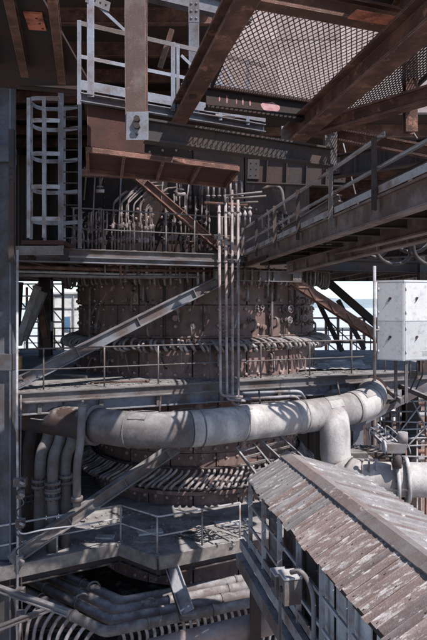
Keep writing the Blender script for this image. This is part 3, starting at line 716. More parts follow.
# ================================================================== WALKWAY to the right
def W3(Y, z, off=0.0):
    d = V((-.1367, 1, 0)).normalized(); X = .98 + (18.05 - Y) * .1367
    return V((X + off * d.y, Y + off * .1354, z))
wk = thing('walkway', 'rusty walkway running towards the viewer at the right on deep side beams', 'walkway', W3(12, 1.14))
MB().beam(W3(18.0, 1.32), W3(3.6, 1.32), iprof(.36, .16, .03)).build('side_beam', 'walk_steel', wk)
tag(MB().box(W3(18.0, 1.19, -.092), W3(15.0, 1.19, -.092), .012, .13).build('primer_patch', 'red_steel', wk), 'red primed strip at the far end of the side beam')
MB().beam(W3(18.0, 1.32, 1.25), W3(3.6, 1.32, 1.25), iprof(.36, .16, .03)).build('side_beam', 'walk_steel', wk)
for k in range(13):
    Y = 17.6 - 1.1 * k; MB().beam(W3(Y, 1.36, .09), W3(Y, 1.36, 1.16), iprof(.16, .1, .015)).build('cross_joist', 'dark_steel', wk)
for k in range(12):
    Y = 17.9 - 1.2 * k; a_ = [W3(Y, 1.47, .09), W3(Y, 1.47, 1.16), W3(Y - 1.18, 1.47, 1.16), W3(Y - 1.18, 1.47, .09)]
    MB().prism(a_, [p + V((0, 0, .025)) for p in a_]).build('deck_plate', 'dark_steel', wk)
wr = thing('guard_railing', 'angle bar railing along the left side of the right hand walkway', 'railing', W3(12, 1.5))
MB().beam(W3(17.9, 2.29), W3(8.15, 2.29), lprof(.07, .012)).build('top_rail', 'light_steel', wr)
MB().beam(W3(17.9, 1.88), W3(3.6, 1.88), lprof(.06, .012)).build('mid_rail', 'light_steel', wr)
MB().box(W3(17.9, 1.58, -.06), W3(3.6, 1.58, -.06), .012, .10).build('toe_board', 'light_steel', wr)
for k, px in enumerate((247, 261, 280, 304, 338, 383)):
    Y = 3.447 / ((px - 213.5) / F + .1367); MB().beam(W3(Y, 1.30, -.088), W3(Y, 2.30, -.088), lprof(.075, .014), (0, 1, 0)).build('post', 'dark_steel' if k % 2 else 'grey_steel', wr)
w2 = thing('guard_railing', 'angle bar railing along the far side of the right hand walkway', 'railing', W3(12, 1.5, 1.3))
MB().beam(W3(17.9, 2.29, 1.3), W3(5, 2.29, 1.3), lprof(.06, .012)).build('top_rail', 'dark_steel', w2)
MB().beam(W3(17.9, 1.88, 1.3), W3(5, 1.88, 1.3), lprof(.06, .012)).build('mid_rail', 'dark_steel', w2)
for k in range(9): MB().beam(W3(17.5 - 1.5 * k, 1.5, 1.3), W3(17.5 - 1.5 * k, 2.30, 1.3), lprof(.07, .014), (0, 1, 0)).build('post', 'dark_steel', w2)
member('leaning_strut', 'grey strut rising left behind the walkway railing', 'strut', P(284, 232, 14.5), P(340, 198, 13.2), .18, .16, 'grey_steel', 'I', ends=False)
member('walkway_girder', 'long rusty girder beyond the walkway, level with its beams', 'girder', P(290, 268, 15.5), P(446, 228, 10.6), .30, .2, 'walk_steel', 'I', stiff=5)
member('walkway_girder', 'lower dark girder crossing under the walkway toward the right edge', 'girder', P(262, 262, 17), P(446, 250, 13.5), .2, .2, 'dark_steel', 'I', stiff=4)

# ================================================================== SMALL COOLING PIPES of the upper deck
def riser_bank(label, specs, mat, vmat, name='pipe_manifold'):
    r = thing(name, label, 'pipes', V(specs[0][0]))
    for pts, valves in [(s_, v_) for s_, v_ in specs_]: pass
    return r
def manifold(label, xs, y0, y1, off, bend, mat, header=True, rad=.024):
    r = thing('pipe_manifold', label, 'pipes', PL(sum(xs) / len(xs), y1, off))
    for k, px in enumerate(xs):
        yy = y0 + random.uniform(-4, 4); a_ = PL(px, y1, off); a_.z = max(a_.z, ZU + .01); b_ = PL(px + random.uniform(-1, 1), yy, off)
        jog = random.uniform(-.08, .08); m1 = a_.lerp(b_, .45); m2 = a_.lerp(b_, .6) + V((jog, -.06, 0))
        pts = [a_, m1, m2, b_ + V((jog, -.06, 0))]
        if bend: pts += [b_ + V((jog + bend * (.30 + .03 * k), .1, .34 + .03 * k)), b_ + V((jog + bend * (.5 + .04 * k), .8, .50 + .03 * k))]
        else: pts += [b_ + V((jog, .35, .06))]
        o = MB().tube(fil(pts, .1, 3), rad, 7).build('riser_pipe', mat, r)
        for f in (.22, .52, .74)[: 2 + k % 2]:
            c = V(pts[0]).lerp(V(pts[3]), f + random.uniform(-.03, .03)); m = MB()
            m.tube([c - V((0, 0, .08)), c - V((0, 0, .03)), c + V((0, 0, .03)), c + V((0, 0, .08))], [.03, .046, .046, .03], 7); m.tube([c, c + V((random.choice((-.08, .08)), -.08, .02))], .012, 5)
            m.build('valve', 'dark_hose' if k % 3 else mat, o)
    if header:
        p, q = PL(xs[0] - 3, y1 - 9, off + .12), PL(xs[-1] + 3, y1 - 8, off + .12); MB().tube([p, q], .05, 8).build('header_pipe', 'rust_steel', r)
    return r
manifold('knot of crooked pale pipes behind the upper rail, nearest the caged ladder', (72, 75, 78, 81, 84, 88, 92, 96, 99, 102, 105), 212, 250, .55, 0, 'dim_pipe')
manifold('row of pale pipes bending up right behind the upper rail', (112, 115, 118, 121, 124, 127, 130, 133), 203, 250, .5, 1, 'dim_pipe', True, .022)
manifold('row of pale pipes bending up right, second from the ladder side', (139, 142, 145, 148, 151, 154), 206, 250, .5, 1, 'dim_pipe', True, .022)
manifold('row of valved pipes behind the rusty diagonal brace', (164, 168, 172, 176, 181, 185, 189, 197, 201, 205, 209), 196, 251, .8, 0, 'dim_pipe')
manifold('dim row of pipes behind the walkway railing posts', (262, 268, 275, 283, 290, 297), 214, 240, 1.0, 0, 'water_pipe', True)
manifold('dim pipes high above the upper rail beside the rusty brace', (176, 182, 190, 200, 207), 178, 205, 1.0, 0, 'dark_hose', False)
for k, (px, ya, yb) in enumerate(((118, 178, 240), (160, 180, 215), (84, 165, 200), (100, 176, 188), (186, 184, 205), (92, 175, 240))):
    one(MB().tube([PL(px + 3, ya, .3), PL(px, yb, .3)], .022, 6), 'hanging_rod', 'grey_steel', 'thin hanging rod in the upper storey, %s from the left' % ('third', 'fourth', 'first', 'third high', 'last', 'second')[k], 'rod')
# lamp-like hangers
for px, py, w_ in ((100, 187, 'left'), (181, 190, 'right')):
    t = thing('pipe_hanger', 'small flanged pipe hanger under the brown soffit, %s one' % w_, 'hanger', PL(px, py + 6, -.6))
    MB().tube([PL(px, py - 14, -.6), PL(px, py + 2, -.6)], .03, 6).build('hanger_rod', 'grey_steel', t); MB().disc(PL(px, py, -.6), (0, 0, 1), .09, .04, 10).build('flange', 'grey_steel', t); MB().tube([PL(px - 4, py + 4, -.6), PL(px + 4, py + 4, -.6)], .05, 8).build('clamp', 'hose', t)
# four long vertical pipes
rb = thing('riser_bundle', 'bundle of four long brownish vertical pipes before the furnace', 'pipes', PL(228, 400, -.35))
for k, (px, yt, yb) in enumerate(((219, 203, 388), (225.5, 203, 392), (232, 190, 397), (238, 200, 400))):
    a_ = PL(px, yt, -.3); b_ = PL(px + (1.5 if k < 2 else .5), yb, -.3)
    e = [b_, b_ + V((.0, .0, -.22)), b_ + V((.35 + .1 * (3 - k), .0, -.26))]
    o = MB().tube(fil([a_] + e, .16, 4), .040, 10).build('riser_pipe', 'water_pipe', rb)
    for yy in (212, 262, 330):
        c = PL(px, yy, -.3); MB().disc(c, (0, 0, 1), .056, .05, 10).build('pipe_joint', 'water_pipe', o)
p, q = PL(214, 238, -.22), PL(244, 238, -.22); MB().box(p, q, .04, .08).build('pipe_clamp', 'grey_steel', rb)
p, q = PL(214, 345, -.22), PL(244, 345, -.22); MB().box(p, q, .04, .06).build('pipe_clamp', 'grey_steel', rb)
tu = thing('u_bend_bank', 'row of small hooked pipe bends above the four vertical pipes', 'pipes', PL(226, 205, .1))
for k in range(7):
    px = 208 + 5.6 * k; a_ = PL(px, 198, .0); b_ = PL(px - 5, 186, .2)
    o = MB().tube(fil([a_, PL(px, 182, .0), PL(px - 5, 181, .5), PL(px - 6, 195, .6)], .1, 4), .034, 7).build('hooked_pipe', 'water_pipe', tu); MB().disc(PL(px, 196, 0), (0, 0, 1), .06, .04, 8).build('flange', 'hose', o)
MB().tube([PL(204, 203, .0), PL(247, 205, .0)], .05, 8).build('header_pipe', 'rust_steel', tu)
MB().tube([PL(226, 195, -.05), PL(226, 207, -.05)], [.07, .07], 8).build('valve_body', 'dark_hose', tu)
vb = thing('valve_bank', 'little bank of brass brown valves right of the vertical pipes', 'valves', PL(242, 225, .1))
for k in range(5):
    px = 229 + 5.2 * k; m = MB().tube([PL(px, 226, .15), PL(px, 206, .15)], .03, 6); o = m.build('stub_pipe', 'hose', vb)
    MB().tube([PL(px, 217, .15), PL(px, 214, .15), PL(px, 211, .15)], [.04, .07, .04], 7).build('valve', 'water_pipe', o); MB().tube([PL(px - 2, 208, .1), PL(px + 2, 208, .1)], .02, 5).build('valve_handle', 'hose', o)
one(MB().tube(fil([P(262, 190, 16.5), P(272, 185, 16.5), P(282, 188, 16.5), P(284, 214, 16.5)], .25, 5), .05, 8), 'arched_pipe', 'grey_steel', 'single arched pipe above the walkway end', 'pipe')
for k, (a_, b_) in enumerate((((226, 196), (262, 192)), ((232, 199), (266, 196)), ((240, 203), (258, 202)))):
    one(MB().tube([P(*a_, 16.8), P(*b_, 16.8)], .03, 7), 'level_pipe', 'grey_steel', 'short level pipe below the dark panelled girder, %s' % ('highest', 'middle one', 'lowest')[k], 'pipe')

# ================================================================== THE BUSTLE PIPE
zb = -3.1
path = [PZ(2, 412, zb), PZ(40, 418, zb), PZ(88, 424, zb), PZ(140, 430, zb), PZ(200, 428, zb), PZ(260, 421, zb), PZ(318, 414.5, zb), P(348, 409, 17.4), P(366, 403, 17.9), P(372, 396, 18.9), P(369, 391, 20.3), P(362, 387, 22.5)]
def spline(pts, n=6):
    out = []
    for k in range(len(pts) - 1):
        p0 = pts[max(k-1, 0)]; p1 = pts[k]; p2 = pts[k+1]; p3 = pts[min(k+2, len(pts)-1)]
        for i in range(n):
            t = i / n; out.append(.5 * ((2 * p1) + (p2 - p0) * t + (2*p0 - 5*p1 + 4*p2 - p3) * t*t + (-p0 + 3*p1 - 3*p2 + p3) * t**3))
    return out + [pts[-1]]
bp_ = thing('blast_main', 'fat pale blast pipe curving across the view below the middle deck', 'pipe', path[4] - V((0, 0, .5)))
sp = spline(path, 6)
MB().tube(sp[:14], [.40] * 11 + [.42, .44, .46], 28).build('pipe_section', 'dark_steel', bp_)  # left end made darker in colour for the shadow it lies in
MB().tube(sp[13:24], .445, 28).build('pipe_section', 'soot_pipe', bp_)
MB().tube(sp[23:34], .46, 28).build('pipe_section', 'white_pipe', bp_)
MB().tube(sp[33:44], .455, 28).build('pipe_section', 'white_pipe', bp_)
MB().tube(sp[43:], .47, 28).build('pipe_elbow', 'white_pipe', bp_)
for k, rr in ((13, .52), (24, .475), (34, .472), (43, .487), (58, .56)):
    d = (sp[min(k+1, len(sp)-1)] - sp[k-1]); MB().disc(sp[k], d, rr, .06 if rr > .5 else .03, 28).build('weld_collar', 'dark_steel' if rr > .55 else ('soot_pipe' if k < 30 else 'white_pipe'), bp_)
# support straps
for k in (9, 20, 30, 40):
    c = sp[k]; d = (sp[k+1] - sp[k-1]).normalized(); m = MB().tube([c + V((0, 0, .45)), c + V((0, .35, .78))], .025, 6); m.build('hanger_rod', 'dark_steel', bp_)
# branch + lower white main
bx = P(334, 440, 16.9)
br2 = thing('branch_main', 'smooth white pipe dropping from the blast pipe then running right behind the gallery roof', 'pipe', V((bx.x, 16.9, -5.1)))
pts = fil([V((bx.x, 17.2, -3.05)), V((bx.x, 16.75, -3.35)), V((bx.x, 16.75, -4.5)), V((bx.x + .5, 16.4, -4.75)), V((9.5, 15.4, -4.55))], .5, 6)
MB().tube(pts[:12], .42, 26).build('drop_leg', 'white_pipe', br2); MB().tube(pts[11:], .46, 26).build('level_run', 'white_pipe', br2)
dd = V((9.5 - bx.x - .5, -1, .2)).normalized(); s0 = V((bx.x + .5, 16.4, -4.75))
for px in (399, 409):
    t = ((px - 213.5) / F * 16 - s0.x) / dd.x; o = MB().disc(s0 + dd * t, dd, .60, .09, 26).build('flange', 'panel_grey', br2)
    b = MB()
    for k in range(18):
        a_ = 2 * math.pi * k / 18; b.dome(s0 + dd * (t - .05) + (V((0, 0, 1)) * math.cos(a_) + dd.cross(V((0, 0, 1))) * math.sin(a_)) * .53, -dd, .03, .04, 6)
    tag(b.build('bolt_set', 'grey_steel', o), kind='stuff')
# drop pipes left
def drop(label, path_, r, mat, fl):
    t = thing('drop_pipe', label, 'pipe', path_[-1])
    MB().tube(fil(path_, .5, 5), r, 14).build('pipe_run', mat, t)
    for y in fl:
        k = min(range(len(path_)), key=lambda i: abs(path_[i].z - y)); c = V((path_[-1].x, path_[-1].y, y))
        for dz in (0, .16): o = MB().disc(c + V((0, 0, dz)), (0, 0, 1), r * 1.45, .07, 14).build('flange', mat, t)
        m = MB()
        for i in range(8):
            a_ = 2 * math.pi * i / 8; m.tube([c + V((math.cos(a_) * r * 1.25, math.sin(a_) * r * 1.25, -.07)), c + V((math.cos(a_) * r * 1.25, math.sin(a_) * r * 1.25, .23))], .02, 5)
        tag(m.build('bolt_set', 'dark_steel', o), kind='stuff')
for lb, xt, xb, Y, r, yt, fls, mt in (('sooty drop pipe nearest the left column, below the blast pipe', 47, 40, 16.0, .15, 428, (486,), 'soot_pipe'),
                                      ('sooty drop pipe second from the left column', 59, 52.5, 15.6, .145, 430, (497, 489), 'soot_pipe'),
                                      ('sooty drop pipe third from the left column', 71, 65, 15.9, .145, 432, (482,), 'soot_pipe'),
                                      ('dark drop pipe far back at the lower left', 30, 28, 17.0, .16, 425, (500,), 'dark_steel')):
    p0 = PZ(xt + 3, 418 + (xt - 40) * .125, zb) + V((0, -.05, -.2)); p1 = p0 + V((-.02, -.12, -.36)); p2 = P(xb, yt + 26, Y); p3 = P(xb, 560, Y); p3.z = -6.4
    drop(lb, [p0, p1, p2, p3], r, mt, [(305 - y) / F * Y for y in fls])
t = thing('drop_pipe', 'slim lighter pipe hanging from the middle deck before the drop pipes', 'pipe', P(77, 505, 14.95))
MB().tube(fil([P(82.5, 404, 14.95), P(80.5, 446, 14.95), P(77, 462, 14.95), P(77, 506, 14.95)], .4, 4), [.09] * 3 + [.105] * 20 if False else .10, 12).build('pipe_run', 'soot_pipe', t)
MB().disc(P(82.5, 405, 14.95), (0, 0, 1), .13, .05, 12).build('flange', 'grey_steel', t); MB().disc(P(77, 499, 14.95), (0, 0, 1), .15, .12, 12).build('flange', 'soot_pipe', t)
MB().tube([P(82.5, 405, 14.95), P(82.5, 401, 15.95)], .04, 8).build('bracket_arm', 'grey_steel', t)
one(MB().tube([P(80, 444, 16.4), P(128, 437, 16.2)], .06, 8), 'level_pipe', 'grey_steel', 'level grey pipe just under the blast pipe at the left', 'pipe')

# ================================================================== LOWEST DECK
ZL = -6.4
A, B, C, D = PZ(-16, 571, ZL), PZ(120, 543, ZL), PZ(158, 557, ZL), PZ(240, 540, ZL); E = V((2.6, D.y + .5, ZL))
ld = thing('steel_deck', 'dusty lowest deck with cranked timber edge round the furnace foot', 'deck', V((B.x, B.y, ZL)))
poly = [(A.x, A.y), (B.x, B.y), (C.x, C.y), (D.x, D.y), (E.x, E.y), (4.5, 28), (-9.6, 28), (-9.6, A.y + .6)]
m = MB()
inner = [FC + V((math.cos(t) * 3.5, math.sin(t) * 3.5, 0)) for t in [math.radians(180 + 180 * k / 24) for k in range(25)]]
front = [A, B, C, D, E]
# fan strips between the cranked front and the furnace foot
def fr(s):
    ds = [(front[i+1] - front[i]).length for i in range(4)]; L_ = sum(ds); x = s * L_
    for i in range(4):
        if x <= ds[i] or i == 3: return front[i].lerp(front[i+1], min(1, x / ds[i]))
        x -= ds[i]
ss = sorted(set([k / 24 for k in range(25)] + [sum((front[i+1] - front[i]).length for i in range(j)) / sum((front[i+1] - front[i]).length for i in range(4)) for j in range(5)]))
for s0_, s1_ in zip(ss[:-1], ss[1:]):
    q = []
    for s_ in (s0_, s1_):
        t = math.radians(190 + 160 * s_); q.append((fr(s_), FC + V((math.cos(t) * 3.86, math.sin(t) * 3.86, ZL))))
    up = [V((p.x, p.y, ZL)) for p in (q[0][0], q[1][0], q[1][1], q[0][1])]
    m.prism([p - V((0, 0, .05)) for p in up], up)
m.build('deck_plate', 'deck', ld)
m = MB(); q = [V((-9.7, A.y + .8, ZL)), A, FC + V((math.cos(math.radians(190)) * 3.86, math.sin(math.radians(190)) * 3.86, ZL)), V((-9.7, 24, ZL))]
q = [V((p.x, p.y, ZL)) for p in q]; m.prism([p - V((0, 0, .05)) for p in q], q).build('deck_plate', 'deck', ld)
for a_, b_ in ((A, B), (B, C), (C, D)):
    d = (b_ - a_).normalized(); n_ = V((d.y, -d.x, 0)); 
    MB().box(a_ + V((0, 0, -.13)) + n_ * .06, b_ + V((0, 0, -.13)) + n_ * .06, .08, .33).build('edge_timber', 'wood', ld)
    MB().ibeam(a_ + V((0, 0, -.42)) - n_ * .1, b_ + V((0, 0, -.42)) - n_ * .1, .22, .2, .02).build('edge_beam', 'dark_steel', ld)
pp = [p + V((0, 0, .0)) for p in (V((A.x, A.y + .12, ZL)), V((B.x, B.y + .12, ZL)), V((C.x, C.y + .12, ZL)), V((D.x, D.y + .12, ZL)))]
railing('bent tubular railing following the cranked edge of the lowest deck', pp, .98, (.5,), [pp[0].lerp(pp[1], .50), pp[1], pp[1].lerp(pp[2], .97), pp[2].lerp(pp[3], .52), pp[3]], 'light_steel', .024)
# hose coil, plates and rubbish on the deck
hcoil = MB(); c = PZ(197, 541, ZL) + V((0, .25, 0)); pts = []
for k in range(150):
    a_ = k * .21; r = .30 + .08 * math.sin(k * .61) + .03 * math.sin(k * 1.9); pts.append(c + V((math.cos(a_) * r * 1.35 + .1 * math.sin(k * .05), math.sin(a_) * r, .04 + .12 * (k / 150) + .03 * math.sin(k * .9))))
hcoil.tube(pts, .022, 6); one(hcoil, 'hose_coil', 'rubber', 'tangled coil of dark hose lying on the lowest deck', 'hose')
for k, (px, py, w_, d_, an, lb) in enumerate(((150, 541, .7, .3, .3, 'loose plate on the lowest deck at the cranked corner'), (105, 546, .5, .22, -.1, 'loose plank end on the lowest deck before the drop pipes'), (228, 532, .8, .25, .15, 'loose plate lying right of the hose coil'))):
    c = PZ(px, py - 8, ZL); u_ = V((math.cos(an), math.sin(an), 0))
    one(MB().box(c - u_ * w_ / 2 + V((0, 0, .03)), c + u_ * w_ / 2 + V((0, 0, .03)), d_, .05), 'loose_plate', 'panel_grey', lb, 'plate')
rubm = MB()
for k in range(260):
    px = random.uniform(20, 245); py = random.uniform(512, 545); c = PZ(px, py, ZL + .0); c.z = ZL + .012; s_ = random.uniform(.015, .06)
    dd_ = V((random.uniform(-1, 1), random.uniform(-1, 1), random.uniform(-.2, .2))).normalized(); rubm.box(c - dd_ * s_, c + dd_ * s_, s_ * .8, s_ * .6)
tag(rubm.build('rubble', 'hose'), 'scattered scale and rubble on the lowest deck', 'rubble', kind='stuff')

# ================================================================== RING MAINS UNDER THE LOWEST DECK
zr = -7.7
for k, (cx, cy, lb) in enumerate(((105, 632, 'outermost cranked water main under the lowest deck'), (112, 620.5, 'second cranked water main from the outside under the lowest deck'), (117, 610.5, 'third cranked water main from the outside under the lowest deck'), (122, 601.5, 'innermost cranked water main under the lowest deck'))):
    c = PZ(cx, cy, zr); lft = c + V((-3.6, 2.9, 0)); rgt = c + V((4.9, 1.95, 0))
    t = thing('water_main', lb, 'pipe', c, 'cranked water mains under the lowest deck')
    MB().tube(fil([lft, c, rgt], .16, 4), .125, 14).build('pipe_run', 'main_pipe', t)
    for a_, b_, f in ((c, lft, .25), (c, lft, .55), (c, rgt, .2), (c, rgt, .52), (c, rgt, .8)):
        MB().disc(a_.lerp(b_, f + .03 * k), (b_ - a_), .145, .06, 14).build('pipe_joint', 'main_pipe', t)
dp = thing('hose_row', 'row of short curved hoses hanging below the outermost water main', 'hoses', PZ(180, 640, zr - .4))
c = PZ(105, 632, zr)
base = None
for k in range(26):
    f = .06 + k * .036; q = c.lerp(c + V((4.9, 1.95, 0)), f) + V((0, .08, 0))
    pts = [q, q + V((.05, .12, -.14)), q + V((.12, .16, -.35)), q + V((.10, .10, -.75)), q + V((.0, .0, -1.3))]
    MB().tube(fil(pts, .1, 3), .042, 7).build('hose', 'hose', dp)
d2 = thing('hose_row', 'fan of curved hoses hanging at the bottom left below the water mains', 'hoses', PZ(70, 640, zr - .4))
for k in range(9):
    f = .08 + k * .065; q = c.lerp(c + V((-3.6, 2.9, 0)), f) + V((0, .0, -.08))
    MB().tube(fil([q, q + V((-.12, .1, -.12)), q + V((-.32, -.1, -.4)), q + V((-.4, -.2, -1.2))], .2, 4), .048, 7).build('hose', 'hose', d2)
# sloping channel between
ch = thing('sloping_channel', 'pale steel channel sloping down from the lowest deck over the water mains', 'channel', P(188, 616, 14.6))
p, q = P(172, 566, 15.5), P(188, 612, 14.5)
MB().beam(p, q, cprof(.34, .10, .02), (.9, 0, .3)).build('channel_section', 'light_steel', ch)
MB().box(p + V((-.16, 0, -.02)), q + V((-.16, 0, -.2)), .05, .07).build('edge_angle', 'dark_steel', ch)
MB().box(q + V((-.15, -.02, -.05)), q + V((.2, .02, -.05)), .12, .04).build('end_bar', 'grey_steel', ch)
one(MB().tube([P(150, 652, 12.6), P(275, 621, 12.9)], .25, 20), 'brown_main', 'brown_pipe', 'brownish pipe crossing the bottom of the view beside the gallery', 'pipe')
member('leaning_strut', 'pale strut falling right at the bottom left under the lowest deck', 'strut', P(-14, 584, 14.4), P(68, 613, 13.7), .14, .12, 'grey_steel', 'I', ends=False)
member('leaning_strut', 'grey strut rising right at the bottom left corner', 'strut', P(-12, 632, 13.9), P(54, 607, 14.3), .12, .1, 'grey_steel', 'I', ends=False)
member('cross_girder', 'dark girder deep under the lowest deck', 'girder', V((-6, 16.8, -8.9)), V((4, 17.4, -8.9)), .4, .2, 'dark_steel', 'I', stiff=6)
floor2 = MB(); floor2.box(V((-3, 15, -9.9)), V((-3, 29, -9.9)), 13, .1); one(floor2, 'base_slab', 'dark_steel', 'dark slab under the furnace foot at the bottom', 'slab')

# conduit and fittings on the left column
cd = thing('cable_riser', 'thin pale conduit with junction boxes beside the left column', 'conduit', P(17, 640, 14.7))
MB().tube([P(17.5, 250, 14.7), P(17, 400, 14.7), P(18, 520, 14.7), P(17, 660, 14.7)], .03, 7).build('conduit', 'light_steel', cd)
MB().tube([P(21, 395, 14.8), P(20, 520, 14.8), P(23, 660, 14.8)], .02, 7).build('conduit', 'dark_hose', cd)
for py, s_ in ((482, .3), (523, .2), (494, .16), (592, .2), (615, .16), (560, .12)):
    o = MB().box(P(20.5, py + 4, 14.66), P(20.5, py - 4, 14.66), s_, .16, up=(0, 1, 0)).build('junction_box', 'grey_steel', cd)
    MB().tube([P(20, py, 14.55), P(24, py + 2, 14.5)], .035, 6).build('cable_gland', 'hose', o)
lp = MB(); pts = [P(20 + 4 * math.sin(k * .7), 478 + k * 2.2, 14.6 - .08 * math.cos(k)) for k in range(36)]; lp.tube(pts, .018, 5); one(lp, 'cable', 'rubber', 'slack dark cable looping down beside the left column', 'cable')
one(MB().tube(fil([P(18, 530, 14.6), P(22, 535, 14.6), P(40, 530, 14.8), P(90, 524, 15.2), P(123, 517, 15.8)], .3), .02, 6), 'cable', 'light_steel', 'pale cable strung from the left column along the lowest rail', 'cable')

# ================================================================== WHITE CABINET with pole, right
cbz0, cbz1 = (305 - 359) / F * 17.6, (305 - 282) / F * 17.2
cb = thing('control_cabinet', 'large white two part steel cabinet at the right edge of the middle deck', 'cabinet', P(400, 359, 17.6))
c00 = P(377, 300, 17.4); c10 = P(404, 300, 17.0); 
w1 = V((c10.x - c00.x, c10.y - c00.y, 0)); e1 = w1.normalized(); e2 = V((.94, .34, 0)); e2l = 1.15
p0 = V((c00.x, c00.y, 0)); p1 = V((c10.x, c10.y, 0)); p2 = p1 + e2 * e2l; p3 = p0 + e2 * e2l
m = MB(); m.prism([V((p.x, p.y, cbz0)) for p in (p0, p1, p2, p3)], [V((p.x, p.y, cbz1)) for p in (p0, p1, p2, p3)]); m.build('cabinet_body', 'cabinet', cb)
zm = (cbz0 + cbz1) / 2
for a_, b_ in ((p0, p1), (p1, p2)):
    d = (b_ - a_).normalized(); n_ = V((d.y, -d.x, 0)); L_ = (b_ - a_).length
    for z0, z1 in ((cbz0 + .03, zm - .012), (zm + .012, cbz1 - .03)):
        q = [a_ + d * .03, b_ - d * .03]; m = MB()
        m.prism([V((q[0].x, q[0].y, z0)) + n_ * .002, V((q[1].x, q[1].y, z0)) + n_ * .002, V((q[1].x, q[1].y, z1)) + n_ * .002, V((q[0].x, q[0].y, z1)) + n_ * .002],
                [V((q[0].x, q[0].y, z0)) + n_ * .02, V((q[1].x, q[1].y, z0)) + n_ * .02, V((q[1].x, q[1].y, z1)) + n_ * .02, V((q[0].x, q[0].y, z1)) + n_ * .02])
        o = m.build('door', 'cabinet', cb)
        hc_ = a_ + d * L_ * (.5 if L_ < 1 else .36); hz = (z0 + z1) / 2 + .1
        m = MB(); m.disc(V((hc_.x, hc_.y, hz)) + n_ * .03, n_, .04, .03, 10); m.box(V((hc_.x, hc_.y, hz)) + n_ * .05 - d * .05 - V((0, 0, .09)), V((hc_.x, hc_.y, hz)) + n_ * .05 + d * .03 + V((0, 0, .03)), .02, .02, up=n_); m.build('handle', 'dark_steel', o)
for a_, b_ in ((p0, p1), (p1, p2)):
    d = (b_ - a_).normalized(); n_ = V((d.y, -d.x, 0))
    for z0 in (cbz0 + .2, zm - .25, zm + .2, cbz1 - .25):
        c = a_ + d * .05 + n_ * .025; MB().tube([V((c.x, c.y, z0)), V((c.x, c.y, z0 + .09))], .016, 6).build('hinge', 'panel_grey', cb)
c = p1 + e2 * .62; n_ = V((e2.y, -e2.x, 0))
for k in range(4): MB().box(V((c.x, c.y, cbz0 + .14 + .04 * k)) + n_ * .024, V((c.x, c.y, cbz0 + .14 + .04 * k)) + n_ * .024 + e2 * .26, .012, .016).build('vent_louvre', 'panel_grey', cb)
for k, t_ in enumerate((.25, .5, .7)): c = p1 + e2 * t_ + V((0, .1, 0)); MB().tube(fil([V((c.x, c.y, cbz0 + .01)), V((c.x, c.y, cbz0 - .4)), V((c.x + .1, c.y + .9, ZM - .3))], .2), .025, 7).build('cable_entry', 'rubber', cb)
m = MB(); q = [p0 - e1 * .03 - e2 * .03, p1 + e1 * .03 - e2 * .03, p2 + e1 * .03 + e2 * .03, p3 - e1 * .03 + e2 * .03]
m.prism([V((p.x, p.y, cbz1 + .002)) for p in q], [V((p.x, p.y, cbz1 + .05)) for p in q]).build('top_cover', 'cabinet', cb)
for p in (p1 + e2 * .12, p1 + e2 * 1.0, p3.lerp(p0, .4)):
    MB().box(V((p.x, p.y + .12, ZM - .55)), V((p.x, p.y + .12, cbz0 + .01)), .08, .08, up=(0, 1, 0)).build('support_leg', 'grey_steel', cb)
MB().box(V((p1.x, p1.y + .15, ZM - .52)), V((p1.x + .4, 20.6, ZM - .52)), .1, .14).build('support_arm', 'grey_steel', cb)
MB().box(V((p2.x - .1, p2.y + .15, ZM - .52)), V((p2.x - .1, 20.9, ZM - .52)), .1, .14).build('support_arm', 'grey_steel', cb)
pl = thing('lamp_pole', 'straight pale pole standing at the left edge of the white cabinet', 'pole', P(374.5, 381, 17.2))
MB().tube([P(374.5, 381, 17.2), P(374.5, 266, 17.2)], .045, 8).build('pole_tube', 'light_steel', pl); MB().tube([P(374.5, 379, 17.2), P(374.5, 379, 19.7)], .04, 6).build('wall_bracket', 'light_steel', pl)
MB().tube([P(374.5, 330, 17.2), P(379, 330, 17.35)], .02, 6).build('clamp', 'light_steel', pl)

# steel frames out in the yard, seen through the gaps either side of the furnace
for lb, pxs, Y, mt, ys in (('rusty lattice frame beyond the middle deck left of the furnace', (16, 27, 39, 52, 63), 34.5, ('dark_steel', 'rust_steel', 'light_steel'), (284, 296, 309, 322, 336, 350)), ('dark lattice frame beyond the middle deck right of the furnace', (312, 326, 338, 351, 364, 378), 33.5, ('dark_steel', 'rust_steel', 'grey_steel'), (318, 330, 342, 352))):
    t = thing('lattice_trestle', lb, 'trestle', V((P(pxs[2], 300, Y).x, Y, -H)))
    for i, px in enumerate(pxs):
        q = P(px, 300, Y); MB().box(V((q.x, Y, -H)), V((q.x, Y, P(0, ys[0] - 2 + 5 * (i % 2), Y).z)), .13, .13, up=(0, 1, 0)).build('frame_post', mt[i % 3], t)
    for j, py in enumerate(ys): MB().box(P(pxs[0], py, Y - .08), P(pxs[-1], py, Y - .08), .06, .09).build('frame_rail', mt[(j + 1) % 3], t)
    for i in range(len(pxs) - 1):
        for j in range(len(ys) - 1):
            if (i + j) % 2: MB().box(P(pxs[i], ys[j], Y - .12), P(pxs[i + 1], ys[j + 1], Y - .12), .04, .07).build('frame_brace', mt[j % 3], t)
